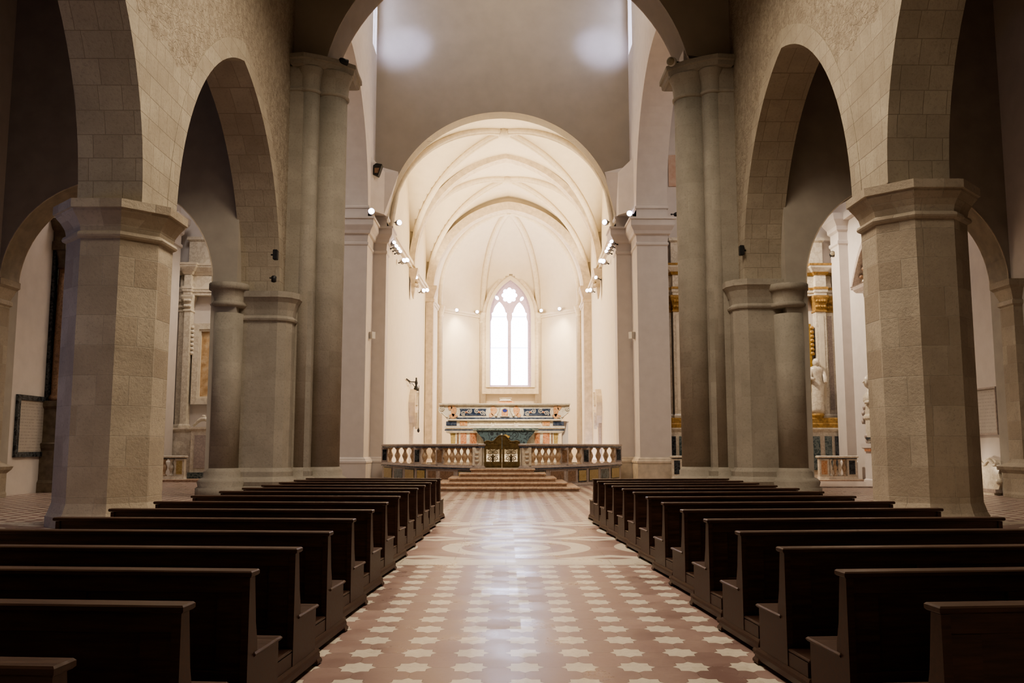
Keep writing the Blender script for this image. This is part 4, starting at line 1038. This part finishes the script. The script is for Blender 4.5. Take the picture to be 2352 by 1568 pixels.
# ------------------------------------------------------------------ carved corbels and old fragments on the choir walls
for s, pxp, nm in ((-1, 930, 'left'), (1, 1383, 'right')):
    p = onchoir(pxp, 622, s); xw = cxY(Y1)+s*HWC
    m = MB(); m.loft(rect(min(xw, xw-s*.45), max(xw, xw-s*.45), Y1-.4, Y1+.4), [(-.2, 10.9), (-.12, 11.3), (-.08, 12.0), (.05, 12.5), (.1, 12.75)])
    for k in range(6): m.ball((xw-s*(.38+.1*(k % 2)), Y1-.35+.14*k, 11.7+.22*(k % 3)), .14, 8)
    tag(m.build('carved_corbel', WARMST), 'weathered leafy carved corbel halfway along the %s chancel wall' % nm, 'corbel')
for s, nm in ((-1, 'left'), (1, 'right')):
    px0 = 944 if s < 0 else 1379
    P = lambda px_, py_: onX(px_, py_, cxY(57)+s*(HWC-.05))
    base = P(px0, 1010); y0 = base.y; xw = cxY(y0)+s*HWC
    zt_ = P(px0, 893).z; z_ = lambda y: P(px0, y).z
    t = thing('stone_fragment', 'broken canopied stone carving left on the %s chancel wall%s' % (nm, ' under the iron lamp bracket' if s < 0 else ''), 'carving', (xw, y0, ZP))
    f2 = lambda u, v, w: (xw-s*w, y0+u, v)
    m = MB(); m.prism([(-.9, z_(955)), (-1.05, z_(925)), (-.8, z_(908)), (-.2, z_(893)), (.35, z_(905)), (.8, z_(930)), (.55, z_(950)), (.2, z_(975)), (-.3, z_(980))], f2, -.02, .38)
    m.build('canopy', WARMST, t)
    m = MB(); m.prism([(-.1, z_(900)), (.35, z_(930)), (-.5, z_(930))], f2, .36, .5); m.prism([(-.6, z_(948)), (.3, z_(940)), (.1, z_(985)), (-.3, z_(985))], f2, .3, .5); m.build('carved_face', MWHITE, t)
    m = MB(); m.prism([(-.55, ZP), (.1, ZP), (.05, z_(958)), (-.5, z_(958))], f2, -.02, .2); m.build('shaft', WARMST if s < 0 else MGREYP, t)
    if s < 0:
        q = P(951, 890)
        t = thing('lamp_bracket', 'black wrought iron lamp bracket with hanging chain on the left chancel wall', 'bracket', (xw, y0, z_(893)))
        yb = y0-.1
        m = MB()
        m.tube([(xw+.35, yb, z_(893)), (xw+.35, yb, z_(866))], .05, 6)
        m.tube([(xw+.35, yb, z_(876)), (xw-.0, yb-.1, z_(876)), (xw+.02, yb-2.6, z_(876))], .035, 6)
        m.tube([(xw+.3, yb-.3, z_(889)), (xw+.2, yb-.9, z_(882)), (xw+.15, yb-1.8, z_(884)), (xw+.1, yb-2.2, z_(880))], .025, 6)
        m.build('arm', BLACK, t)
        m = MB(); m.lathe((xw+.35, yb, z_(893)), [(.2, -.1), (.16, .05), (.06, .25), (.1, .4), (.05, .6)], 10); m.build('socket', BLACK, t)
        m = MB(); cx_ = xw+.52; m.tube([(cx_, yb, z_(884)), (cx_, yb, z_(988))], .018, 5); m.lathe((cx_, yb, z_(993)), [(.03, 0), (.09, .1), (.04, .3)], 8); m.build('chain', BLACK, t)

# ================================================================== SIDE ALTARS
def statue(t, c, h, mat=MWHITE):
    m = MB(); x_, y_, z_ = c; R = []
    for k, (q, r, dx) in enumerate(((0, .17, 0), (.08, .19, .0), (.25, .16, .01), (.42, .15, .015), (.52, .16, .02), (.62, .13, .01), (.74, .16, -.01), (.81, .17, -.01), (.845, .1, 0), (.86, .055, 0))):
        n = 18; r *= .72; R.append([(x_+dx*h+h*r*(1+.09*sin(5*a+k*.7))*cos(a), y_+h*r*.75*(1+.09*sin(5*a+k*.7))*sin(a), z_+q*h) for a in [2*PI*j/n for j in range(n)]])
    m.rings(R, True); m.ball((x_, y_-.01*h, z_+.92*h), .075*h, 12, .85, .95, 1.05)
    m.tube([(x_-.1*h, y_, z_+.79*h), (x_-.14*h, y_-.05*h, z_+.64*h), (x_-.08*h, y_-.14*h, z_+.6*h)], [.05*h, .045*h, .03*h], 8)
    m.tube([(x_+.1*h, y_, z_+.79*h), (x_+.145*h, y_-.04*h, z_+.63*h), (x_+.12*h, y_-.13*h, z_+.54*h)], [.05*h, .045*h, .03*h], 8)
    return m
def side_altar(xc, hwid, yb, label, gilt, s, pil, fgap):
    """xc centre, hwid half width; the back is on the transept wall at yb"""
    t = thing('side_altar', label, 'altar', (xc, yb-.5, 0))
    g = GOLDST if gilt else RIBST
    z1, z2, z3 = 2.75, 8.45, 12.0       # pedestal, capital bottom, top of entablature
    MB().loft(rect(xc-hwid, xc+hwid, yb-.9, yb), [(0, 0), (0, .2), (-.03, .25), (-.03, z1-.4), (0, z1-.36), (.08, z1-.25), (.08, z1-.18)]).build('pedestal', MWHITE, t)
    if gilt:
        m = MB(); m.loft(rect(xc-hwid+.05, xc+hwid-.05, yb-.93, yb), [(0, z1-.18), (.02, z1), (.0, z1+.05), (.0, z1+.28), (-.05, z1+.32)]); m.build('gilded_band', g, t)
        for sg in (-1, 1):
            for a_, b_, mt in ((.12, .45, MBLACK), (.62, .95, MGREEN), (1.2, 1.9, MGREEN)):
                x0, x1 = sorted((xc+sg*(hwid-a_), xc+sg*(hwid-b_))); MB().box(x0, x1, yb-.945, yb-.9, .5, z1-.6).build('inlay_panel', mt, t)
    zb = z1+(.32 if gilt else -.18)
    for sg in (-1, 1):
        for a_, wd_, dep, nm in ((pil[0][0], pil[0][1], .3, 'outer_pilaster'), (pil[1][0], pil[1][1], .55, 'inner_pilaster')):
            x0, x1 = sorted((xc+sg*(hwid-a_), xc+sg*(hwid-a_-wd_)))
            pl = MB().loft(rect(x0, x1, yb-dep, yb), [(.05, zb), (.05, zb+.12), (0, zb+.2), (0, z2)]).build(nm, MWHITE, t)
            if gilt:
                MB().box(x0+wd_*.25, x1-wd_*.25, yb-dep-.02, yb-dep+.01, zb+.4, z2-.2).build('inlay_strip', MGREYP if dep < .5 else RIBST, pl)
            m = MB(); m.loft(rect(x0, x1, yb-dep, yb), [(0, z2-.02), (.05, z2), (.05, z2+.06), (.0, z2+.1), (.06, z2+.5), (.14, z2+.72), (.14, z2+.82)])
            for k in range(4):
                for r_ in range(2): m.ball((x0+(x1-x0)*(k+.5)/4, yb-dep-.03-.04*r_, z2+.25+.28*r_), .1, 8)
            m.build('capital', g, pl)
    # entablature
    for z0, lv, mt, nm in ((z2+.82, [(.0, 0), (.0, .14), (.04, .16), (.04, .3)], MWHITE, 'architrave'), (z2+1.12, [(.06, 0), (.06, .12)], g, 'lower_moulding'), (z2+1.24, [(-.02, 0), (-.02, .62)], MWHITE, 'frieze'), (z2+1.86, [(.02, 0), (.12, .14)], g, 'upper_moulding'), (z2+2.0, [(.14, 0), (.3, .2), (.32, .3)], MWHITE, 'cornice'), (z2+2.3, [(.34, 0), (.36, .1)], g, 'cornice_edge')):
        m = MB(); m.loft(rect(xc-hwid+.12, xc+hwid-.12, yb-.42, yb), [(o, z0+z) for o, z in lv])
        for sg in (-1, 1):
            x0, x1 = sorted((xc+sg*(hwid-pil[1][0]+.04), xc+sg*(hwid-pil[1][0]-pil[1][1]-.04))); m.loft(rect(x0, x1, yb-.7, yb-.3), [(o, z0+z) for o, z in lv])
        m.build(nm, mt, t)
    m = MB(); m.loft(rect(xc-hwid+.5, xc+hwid-.5, yb-.35, yb), [(0, z2+2.4), (0, z2+3.6), (.1, z2+3.7), (.1, z2+3.85)]); m.build('attic', MWHITE, t)
    # framed picture in the middle
    fw = hwid-fgap; fz0, fz1 = 3.75, 7.85
    fo = [(xc-fw, fz0), (xc+fw, fz0), (xc+fw, fz1), (xc-fw, fz1)]; fi = [(xc-fw+.3, fz0+.3), (xc+fw-.3, fz0+.3), (xc+fw-.3, fz1-.3), (xc-fw+.3, fz1-.3)]
    fr = MB().plate(fo, [fi], XZ, yb-.3, yb).build('picture_frame', GOLD if gilt else MWHITE, t)
    MB().box(xc-fw+.29, xc+fw-.29, yb-.12, yb-.02, fz0+.29, fz1-.29).build('picture', PAINT_G if gilt else PAINT_M, fr)
    mo = [(xc-fw+.28, fz0+.28), (xc+fw-.28, fz0+.28), (xc+fw-.28, fz1-.28), (xc-fw+.28, fz1-.28)]; mi = [(xc-fw+.4, fz0+.4), (xc+fw-.4, fz0+.4), (xc+fw-.4, fz1-.4), (xc-fw+.4, fz1-.4)]
    MB().plate(mo, [mi], XZ, yb-.24, yb-.05).build('inner_frame', MBROWN if gilt else RIBST, fr)
    m = MB()
    for k in range(7): m.ball((xc-fw-.04, yb-.25, fz1-.2-.22*k), .13, 8); m.ball((xc+fw+.04, yb-.25, fz1-.2-.22*k), .13, 8)
    m.build('carved_garland', g, fr)
    return t
side_altar(-12.4, 4.3, 45.48, 'pale stone side altar with ochre relief seen through the left aisle arch', False, -1, ((.1, .3), (.45, .3)), .85)
side_altar(12.35, 4.4, 45.48, 'side altar with gilded capitals and gold picture frame seen through the right aisle arch', True, 1, ((.05, .42), (.52, .5)), 1.22)
# statue on the right altar
p = onY(1878, 950, 44.75)
tag(statue(None, (p.x, p.y, p.z), onY(1878, 822, 44.75).z-p.z).build('saint_statue', MWHITE), 'white marble standing figure in robes beside the gold frame of the right side altar', 'statue')
m = MB(); m.lathe((p.x, p.y, p.z-.62), [(.05, 0), (.12, .2), (.3, .5), (.34, .62)], 14); m.tube([(p.x, p.y, p.z-.2), (p.x, 45.2, p.z-.25)], .1, 8)
tag(m.build('statue_console', GOLDST), 'small gilded console carrying the white robed figure', 'console')
# small tabernacle on the left pedestal
p0 = onY(462, 1062, 44.3); p1 = onY(462, 985, 44.3)
t = thing('side_tabernacle', 'small pale stone tabernacle with scrolled top before the left side altar', 'tabernacle', (p0.x, 44.3, 0))
MB().loft(rect(p0.x-.48, p0.x+.6, 44.1, 44.56), [(.05, 0), (.05, .35), (0, .4), (0, p1.z-.1), (.08, p1.z), (.08, p1.z+.1)]).build('body', MWHITE, t)
MB().box(p0.x-.3, p0.x+.42, 44.08, 44.11, .6, p1.z-.3).build('door', MGREYP, t)
m = MB(); m.tube([(p0.x-.45+1.0*k/12, 44.3, p1.z+.15+.35*sin(PI*k/12)) for k in range(13)], [.12-.06*abs(k-6)/6 for k in range(13)], 8); m.ball((p0.x+.05, 44.3, p1.z+.62), .1, 8); m.build('scroll', MWHITE, t)
MB().box(p0.x-.56, p0.x+.7, 44.0, 44.05, 0, .4).build('plinth', MGREEN, t)

# small chapel rails
def chapel_rail(x0, x1, yf, label, nbal, ends):
    t = thing('chapel_rail', label, 'balustrade', ((x0+x1)/2, yf, 0)); zt_ = 1.22
    MB().loft(rect(x0, x1, yf-.16, yf+.16), [(.03, zt_-.11), (.06, zt_-.08), (.06, zt_-.03), (.02, zt_)]).build('top_rail', MWHITE, t)
    MB().box(x0-.01, x1+.01, yf-.15, yf+.15, zt_-.15, zt_-.11).build('rail_band', MBLACK, t)
    MB().loft(rect(x0, x1, yf-.16, yf+.16), [(.1, 0), (.1, .1), (.03, .12), (.0, .24), (0, .27)]).build('base', MWHITE, t)
    lo, hi = x0, x1
    for e in ends:
        a, b, mt = (x0, x0+.46, e[1]) if e[0] == 'l' else (x1-.46, x1, e[1])
        po = MB().box(a, b, yf-.13, yf+.13, .27, zt_-.15).build('post', MWHITE, t)
        MB().box(a+.09, b-.09, yf-.145, yf-.12, .35, zt_-.23).build('inlay_panel', mt, po)
        if e[0] == 'l': lo = b
        else: hi = a
    for k in range(nbal):
        MB().lathe((lo+(hi-lo)*(k+.5)/nbal, yf, .27), baluster_prof(zt_-.42, min(.13, (hi-lo)/nbal*.44)), 14).build('baluster', MWHITE if k % 2 == 0 else BALM, t)
xr = onY(425, 1070, 43.0).x
chapel_rail(XL+.15, xr, 43.0, 'short marble rail beside the left octagonal pillar, brown balusters', 3, [('r', MYELLOW)])
xa, xb = onY(1880, 1070, 42.6).x, onY(1966, 1070, 42.6).x
chapel_rail(xa, xb, 42.6, 'short marble rail in front of the right side altar, dark and ochre panels', 4, [('l', MORANGE), ('r', MBLACK)])
xa, xb = onY(1543, 1070, 42.9).x, onY(1620, 1070, 42.9).x
chapel_rail(xa, xb, 42.9, 'marble rail end with black panel beside the right chancel pier', 3, [('l', MBLACK)])
xa, xb = onY(690, 1070, 42.9).x, onY(767, 1070, 42.9).x
chapel_rail(xa, xb, 42.9, 'marble rail end with black panel beside the left chancel pier', 3, [('r', MBLACK)])
MB().loft(rect(XL+.02, -8.6, 42.4, 45.0), [(0, .0), (0, .10), (-.02, .11)]).build('trim_step_left', MSTEPR, kind='structure')
MB().loft(rect(8.2, XR-.02, 41.9, 45.0), [(0, .0), (0, .10), (-.02, .11)]).build('trim_step_right', MSTEPR, kind='structure')
MB().loft(rect(12.2, XR-.02, 36.4, 41.9), [(0, .0), (0, .05), (-.01, .055)]).build('trim_slab_right', MGREYP, kind='structure')

# pilaster strips in the transept corners with heavy cornice
for s, xo, nm in ((-1, XL, 'left'), (1, XR, 'right')):
    xa, xb = sorted((xo, xo-s*.45))
    t = thing('transept_pilaster', 'tall white plaster pilaster with stepped cornice on the %s transept wall' % nm, 'pilaster', ((xa+xb)/2, 43.9, 0))
    MB().loft(rect(xa, xb, 43.4, 44.5), [(.06, 0), (.06, .9), (0, .98), (0, 11.6)]).build('shaft', PLASTER, t)
    MB().loft(rect(xa, xb, 43.4, 44.5), [(0, 11.55), (.06, 11.62), (.06, 11.75), (0, 11.8), (0, 12.2), (.1, 12.3), (.12, 12.5), (.3, 12.8), (.34, 13.1), (0, 13.2)]).build('cornice', PLASTER, t)
    MB().box(min(xo, xo-s*.28), max(xo, xo-s*.28), 31.2, 43.3, 12.75, 13.1).build('trim_cornice_'+nm, PLASTER, kind='structure')

# ------------------------------------------------------------------ left outer wall: plaque and old altar
def plaque(xw, s, pa, pb, label, fmat, pmat, fw):
    a, b = onX(*pa, xw), onX(*pb, xw)
    y0, y1 = sorted((a.y, b.y)); z1, z0 = max(a.z, b.z), min(a.z, b.z)
    t = thing('wall_plaque', label, 'plaque', (xw, (y0+y1)/2, z0))
    w0, w1 = sorted((xw, xw-s*.1))
    MB().plate([(y0, z0), (y1, z0), (y1, z1), (y0, z1)], [[(y0+fw, z0+fw), (y1-fw, z0+fw), (y1-fw, z1-fw), (y0+fw, z1-fw)]], YZ, w0, w1).build('frame', fmat, t)
    w0, w1 = sorted((xw, xw-s*.05))
    MB().box(w0, w1, y0+fw-.01, y1-fw+.01, z0+fw-.01, z1-fw+.01).build('panel', pmat, t)
plaque(XL, -1, (37, 905), (101, 1048), 'inscribed pale stone plaque in a black frame on the left outer wall', MBLACK, PLAQ, .17)
plaque(XR, 1, (2291, 887), (2250, 999), 'faint white inscribed plaque on the right outer wall behind the pillar', MGREYP, PLAQ2, .06)

a = onX(104, 1133, XL+.3).y
t = thing('wall_altar', 'dark aged stone altar with columns on the left outer wall behind the pillar', 'altar', (XL, a+2.1, 0))
y0, y1 = a, a+4.2
MB().loft(rect(XL, XL+.55, y0, y1), [(.08, 0), (.08, .35), (0, .45), (0, 1.5), (.06, 1.6), (.1, 1.75), (-.04, 1.8), (-.04, 3.0), (.06, 3.1), (.06, 3.3)]).build('pedestal', OLDALT, t)
for yy in (y0+.35, y1-.35):
    MB().lathe((XL+.32, yy, 0), [(.28, 3.3), (.28, 3.45), (.2, 3.55), (.21, 5), (.17, 8.3)], 16).build('column', MBROWN, t)
    MB().lathe((XL+.32, yy, 0), [(.18, 8.25), (.24, 8.3), (.2, 8.4), (.3, 8.8), (.34, 8.95)], 16).build('capital', OLDALT, t)
MB().box(XL, XL+.12, y0+.1, y1-.1, 3.3, 8.9).build('back_panel', MBLACK, t)
MB().loft(rect(XL, XL+.5, y0, y1), [(0, 8.9), (0, 9.2), (-.05, 9.25), (-.05, 9.6), (.1, 9.75), (.2, 9.95), (.22, 10.05)]).build('entablature', OLDALT, t)
m = MB()
for yy, sg in ((y0+.1, 1), (y1-.1, -1)):
    m.tube([(XL+.3, yy+sg*1.5*k/14, 10.15+1.25*sin(PI*.55*k/14)) for k in range(15)], [.17-.05*k/14 for k in range(15)], 8)
    m.ball((XL+.3, yy+sg*1.5, 11.3), .24, 10)
m.ball((XL+.25, (y0+y1)/2, 11.4), .5, 12, .5, 1, 1.2)
m.build('broken_pediment', OLDALT, t)

# ------------------------------------------------------------------ right outer wall: monument with bust, basin
ym = onX(1990, 1100, XR-.35).y
t = thing('wall_monument', 'white marble wall monument with oval bust beside the right octagonal pillar', 'monument', (XR, ym, 0))
PX = lambda x_, y_: onX(x_, y_, XR-.3)
zz = lambda y: PX(2000, y).z
ya, yb_ = PX(2034, 1000).y, PX(1994, 1000).y        # near and far edge
MB().loft(rect(XR-.5, XR, ya-1.2, yb_), [(.06, 0), (.06, .15), (0, .2), (0, zz(1032)), (.1, zz(1028)), (.12, zz(1018))]).build('pedestal', PLASTER, t)
b = MB().loft(rect(XR-.42, XR, ya-1.2, yb_-.05), [(0, zz(1016)), (0, zz(965)), (.06, zz(960)), (.06, zz(955)), (0, zz(950)), (0, zz(928))]).build('block', MWHITE, t)
MB().box(XR-.50, XR-.44, ya-1.1, yb_-.2, zz(1009), zz(1004)).build('dark_band', MBLACK, b)
MB().box(XR-.56, XR-.44, ya-1.1, yb_-.15, zz(1036), zz(1028)).build('red_band', MRED, b)
ybf = yb_-.1
m = MB()
for k, (dy, y_) in enumerate(((.1, 935), (.25, 948), (.15, 960), (.3, 967), (.05, 1002), (-.05, 1012))):
    m.ball((XR-.35, ybf+dy, zz(y_)), .16, 8)
m.build('carved_scrolls', MGREYP, t)
zc_ = zz(905); 
bu = MB().lathe((XR-.33, PX(2003, 905).y, zz(928)), [(.3, 0), (.34, .1), (.22, .2), (.16, .3)], 14).build('bust_socle', MWHITE, t)
yq = PX(2000, 905).y
m = MB(); R = []
for q, rx_, ry_ in ((0, .2, .34), (.12, .26, .48), (.3, .24, .46), (.42, .15, .25), (.48, .11, .12), (.58, .11, .12)): R.append([(XR-.36+rx_*cos(a_), yq+ry_*sin(a_), zz(926)+q*1.15) for a_ in [2*PI*j/16 for j in range(16)]])
m.rings(R, True); m.ball((XR-.38, yq-.02, zz(926)+.98), .25, 14, .95, .85, 1.25); m.tube([(XR-.62, yq-.05, zz(926)+1.0), (XR-.67, yq-.08, zz(926)+.93)], .03, 6)
m.build('bust', MWHITE, t)
m = MB(); m.tube([(XR-.12, yq+.62*cos(a_), zz(926)+.75+.92*sin(a_)) for a_ in [PI*k/20*1.15-.25 for k in range(21)]], .09, 8); m.build('oval_frame', MGREYP, t)
# dark column and segmental canopy above
yc_ = PX(2013, 800).y
MB().lathe((XR-.3, yc_, 0), [(.12, zz(925)), (.14, zz(915)), (.12, zz(700)), (.18, zz(696)), (.14, zz(688)), (.22, zz(668))], 14).build('column', MBROWN, t)
c1 = PX(1967, 660).y; c2 = ya-1.6
MB().loft(rect(XR-.55, XR, c2, c1-.2), [(-.1, zz(662)), (.0, zz(655)), (.05, zz(648)), (.1, zz(646))]).build('canopy_base', MGREYP, t)
arcp = [(c1+(c2-c1)*k/24, zz(652)+2.1*sin(PI*k/24)) for k in range(25)]
arci = [(c1+(c2-c1)*(.04+.92*k/24), zz(652)+1.78*sin(PI*k/24)) for k in range(25)]
MB().plate(arcp+list(reversed(arci)), [], YZ, XR-.6, XR).build('canopy_arch', MGREYP, t)
MB().prism(arci, YZ, XR-.25, XR).build('canopy_shell', MWHITE, t)
m = MB()
for k in range(3, 22, 2): m.ball((XR-.27, arci[k][0], (arci[k][1]+zz(652))/2+.5*sin(PI*k/24)), .13, 8)
m.build('carved_shell_ribs', MBROWN, t)
# wall basin
yb2 = onX(2280, 1100, XR-.1).y
zf_ = lambda y: onX(2280, y, XR-.1).z
t = thing('stone_wall_basin', 'white carved shield-shaped wall slab low on the right outer wall', 'carving', (XR, yb2, 0))
f3 = lambda u, v, w: (XR-w, yb2+u, v)
pts = [(-.45, zf_(1122)), (.6, zf_(1122)), (.8, zf_(1105)), (.68, zf_(1085)), (.85, zf_(1070)), (.5, zf_(1058)), (.1, zf_(1050)), (-.3, zf_(1055)), (-.62, zf_(1072)), (-.5, zf_(1085)), (-.62, zf_(1105))]
MB().prism(pts, f3, -.02, .16).build('shield', MWHITE, t)
m = MB(); m.tube([f3(-.5+.22*k/2, zf_(1062+6*sin(k)), .18) for k in range(11)], .06, 6)
for u, z in ((-.58, 1072), (.8, 1070), (-.5, 1104), (.72, 1105)): m.ball(f3(u, zf_(z), .14), .13, 8)
m.build('scroll', MWHITE, t)
MB().box(XR-.3, XR, yb2-.5, yb2+.7, zf_(1130), zf_(1122)).build('shelf', MGREYP, t)
MB().loft(rect(XR-.25, XR, yb2-.35, yb2+.55), [(.04, 0), (.04, .1), (0, .14), (0, zf_(1130))]).build('pedestal', MWHITE, t)
# faded fresco patch in the right transept
p0, p1 = onY(1536, 428, 45.46), onY(1570, 356, 45.46)
tag(MB().box(p0.x, p1.x+.9, 45.44, 45.5, p0.z, p1.z).build('fresco_patch', FADED), 'faded reddish fresco patch high on the wall behind the right crossing pier', 'fresco')

# ================================================================== LIGHT
def spot(loc, aim, power, col, size=1.2, blend=.6, rad=.12):
    l = bpy.data.lights.new('spot_lamp', 'SPOT'); l.energy = power; l.color = col; l.spot_size = size; l.spot_blend = blend; l.shadow_soft_size = rad
    o = bpy.data.objects.new('spot_lamp', l); COL.objects.link(o); o.location = loc
    o.rotation_euler = (Vector(aim)-Vector(loc)).to_track_quat('-Z', 'Y').to_euler()
def area(loc, aim, sx, sy, power, col, spread=PI):
    l = bpy.data.lights.new('area_lamp', 'AREA'); l.energy = power; l.color = col; l.shape = 'RECTANGLE'; l.size = sx; l.size_y = sy; l.spread = spread
    o = bpy.data.objects.new('area_lamp', l); COL.objects.link(o); o.location = loc
    o.rotation_euler = (Vector(aim)-Vector(loc)).to_track_quat('-Z', 'Y').to_euler()
WARM = (1, .80, .53); WARM2 = (1, .86, .66); NEUT = (1, .92, .86)
# chancel: the cornice spotlights throw light across and up
K = 1.55
for Yl in (49.2, 53.0, 58.5, 62.5):
    for s in (-1, 1):
        p = (cxY(Yl)+s*5.5, Yl, 13.5)
        spot(p, (cxY(Yl)-s*1.5, Yl+.5, 20.5), 800*K, WARM, 2.4, .9, .2)
        spot(p, (cxY(Yl)-s*6, Yl+.8, 4.5), 1300*K, WARM, 1.9, .9, .2)
for s in (-1, 1):
    spot((cxY(67)+s*4.9, 67.2, 12.8), (cxY(72)-s*2.5, 73, 6), 1300*K, WARM, 2.0, .9, .2)
    spot((cxY(67)+s*4.9, 67.2, 12.8), (cxY(72)-s*1, 70.5, 18.5), 600*K, WARM, 2.2, .9, .2)
    spot((cxY(67)+s*3.8, 70.0, 12.9), (cxY(72)+s*2.6, 73.3, 2.5), 700*K, WARM, 1.5, .9, .1)
    # from the chancel pier cornices down to altar, steps and crossing
    spot((s*5.6, 43.2, 13.0), (-s*.8, 37, .5), 1000, WARM2, 1.2, .8, .15)
    spot((s*5.3, 31.3, 15.0), (s*1.2, 43.0, 2.2), 11000, WARM2, .40, .7, .15)
# nave: suspended lamps high up, out of the picture
area((.2, 9, 17.5), (.2, 10, 0), 5, 6, 880, WARM2, 2.6)
area((.2, 21, 18.0), (.2, 21, 0), 5, 7, 1800, WARM2, 2.7)
# transept: lamps on the cornices and faint light from above
area((-12.4, 35.5, 18.5), (-12.4, 41, 2), 4, 4, 420, NEUT)
area((12.4, 35.5, 18.5), (12.6, 41, 2), 4, 4, 420, NEUT)
spot((8.9, 42.6, 13.3), (16.8, 43.6, 6), 4500, WARM2, 1.6, .8, .15)
spot((-8.9, 42.6, 13.3), (-15.2, 45.4, 4), 1600, WARM2, 1.5, .8, .15)
area((0, 38.5, 29), (0, 40, 0), 6, 6, 650, WARM2)
# bluish daylight spots on the wall over the chancel arch
spot((3.5, 34.5, 25), (-5.35, 45.5, 22.7), 11000, (.55, .6, 1), .2, 1, .3)
spot((-3.5, 34.5, 25), (5.05, 45.5, 22.7), 11000, (.55, .6, 1), .2, 1, .3)
# daylight from an aisle window on the left
area((-16.2, 14.5, 4.5), (-8.6, 19, 3), 1.0, 2.5, 90, (.5, .58, 1))
# glow behind the right half pier
spot((15.9, 31.9, .9), (16.8, 31.0, .9), 25, WARM2, 2.6, .8, .1)

w = bpy.data.worlds.new('sky'); S.world = w; w.use_nodes = True
bg = w.node_tree.nodes['Background']; bg.inputs[0].default_value = (.72, .78, 1, 1); bg.inputs[1].default_value = 20
cy = S.cycles
cy.max_bounces = 4; cy.diffuse_bounces = 3; cy.glossy_bounces = 3; cy.transmission_bounces = 4; cy.transparent_max_bounces = 6
cy.caustics_reflective = False; cy.caustics_refractive = False; cy.sample_clamp_indirect = 5; cy.use_adaptive_sampling = True; cy.adaptive_threshold = .06; cy.adaptive_min_samples = 20; cy.blur_glossy = .5
try:
    cy.use_denoising = True
except Exception: pass
S.view_settings.view_transform = 'AgX'
S.view_settings.look = 'AgX - Medium High Contrast'
S.view_settings.exposure = 0.0
S.view_settings.gamma = 1.08
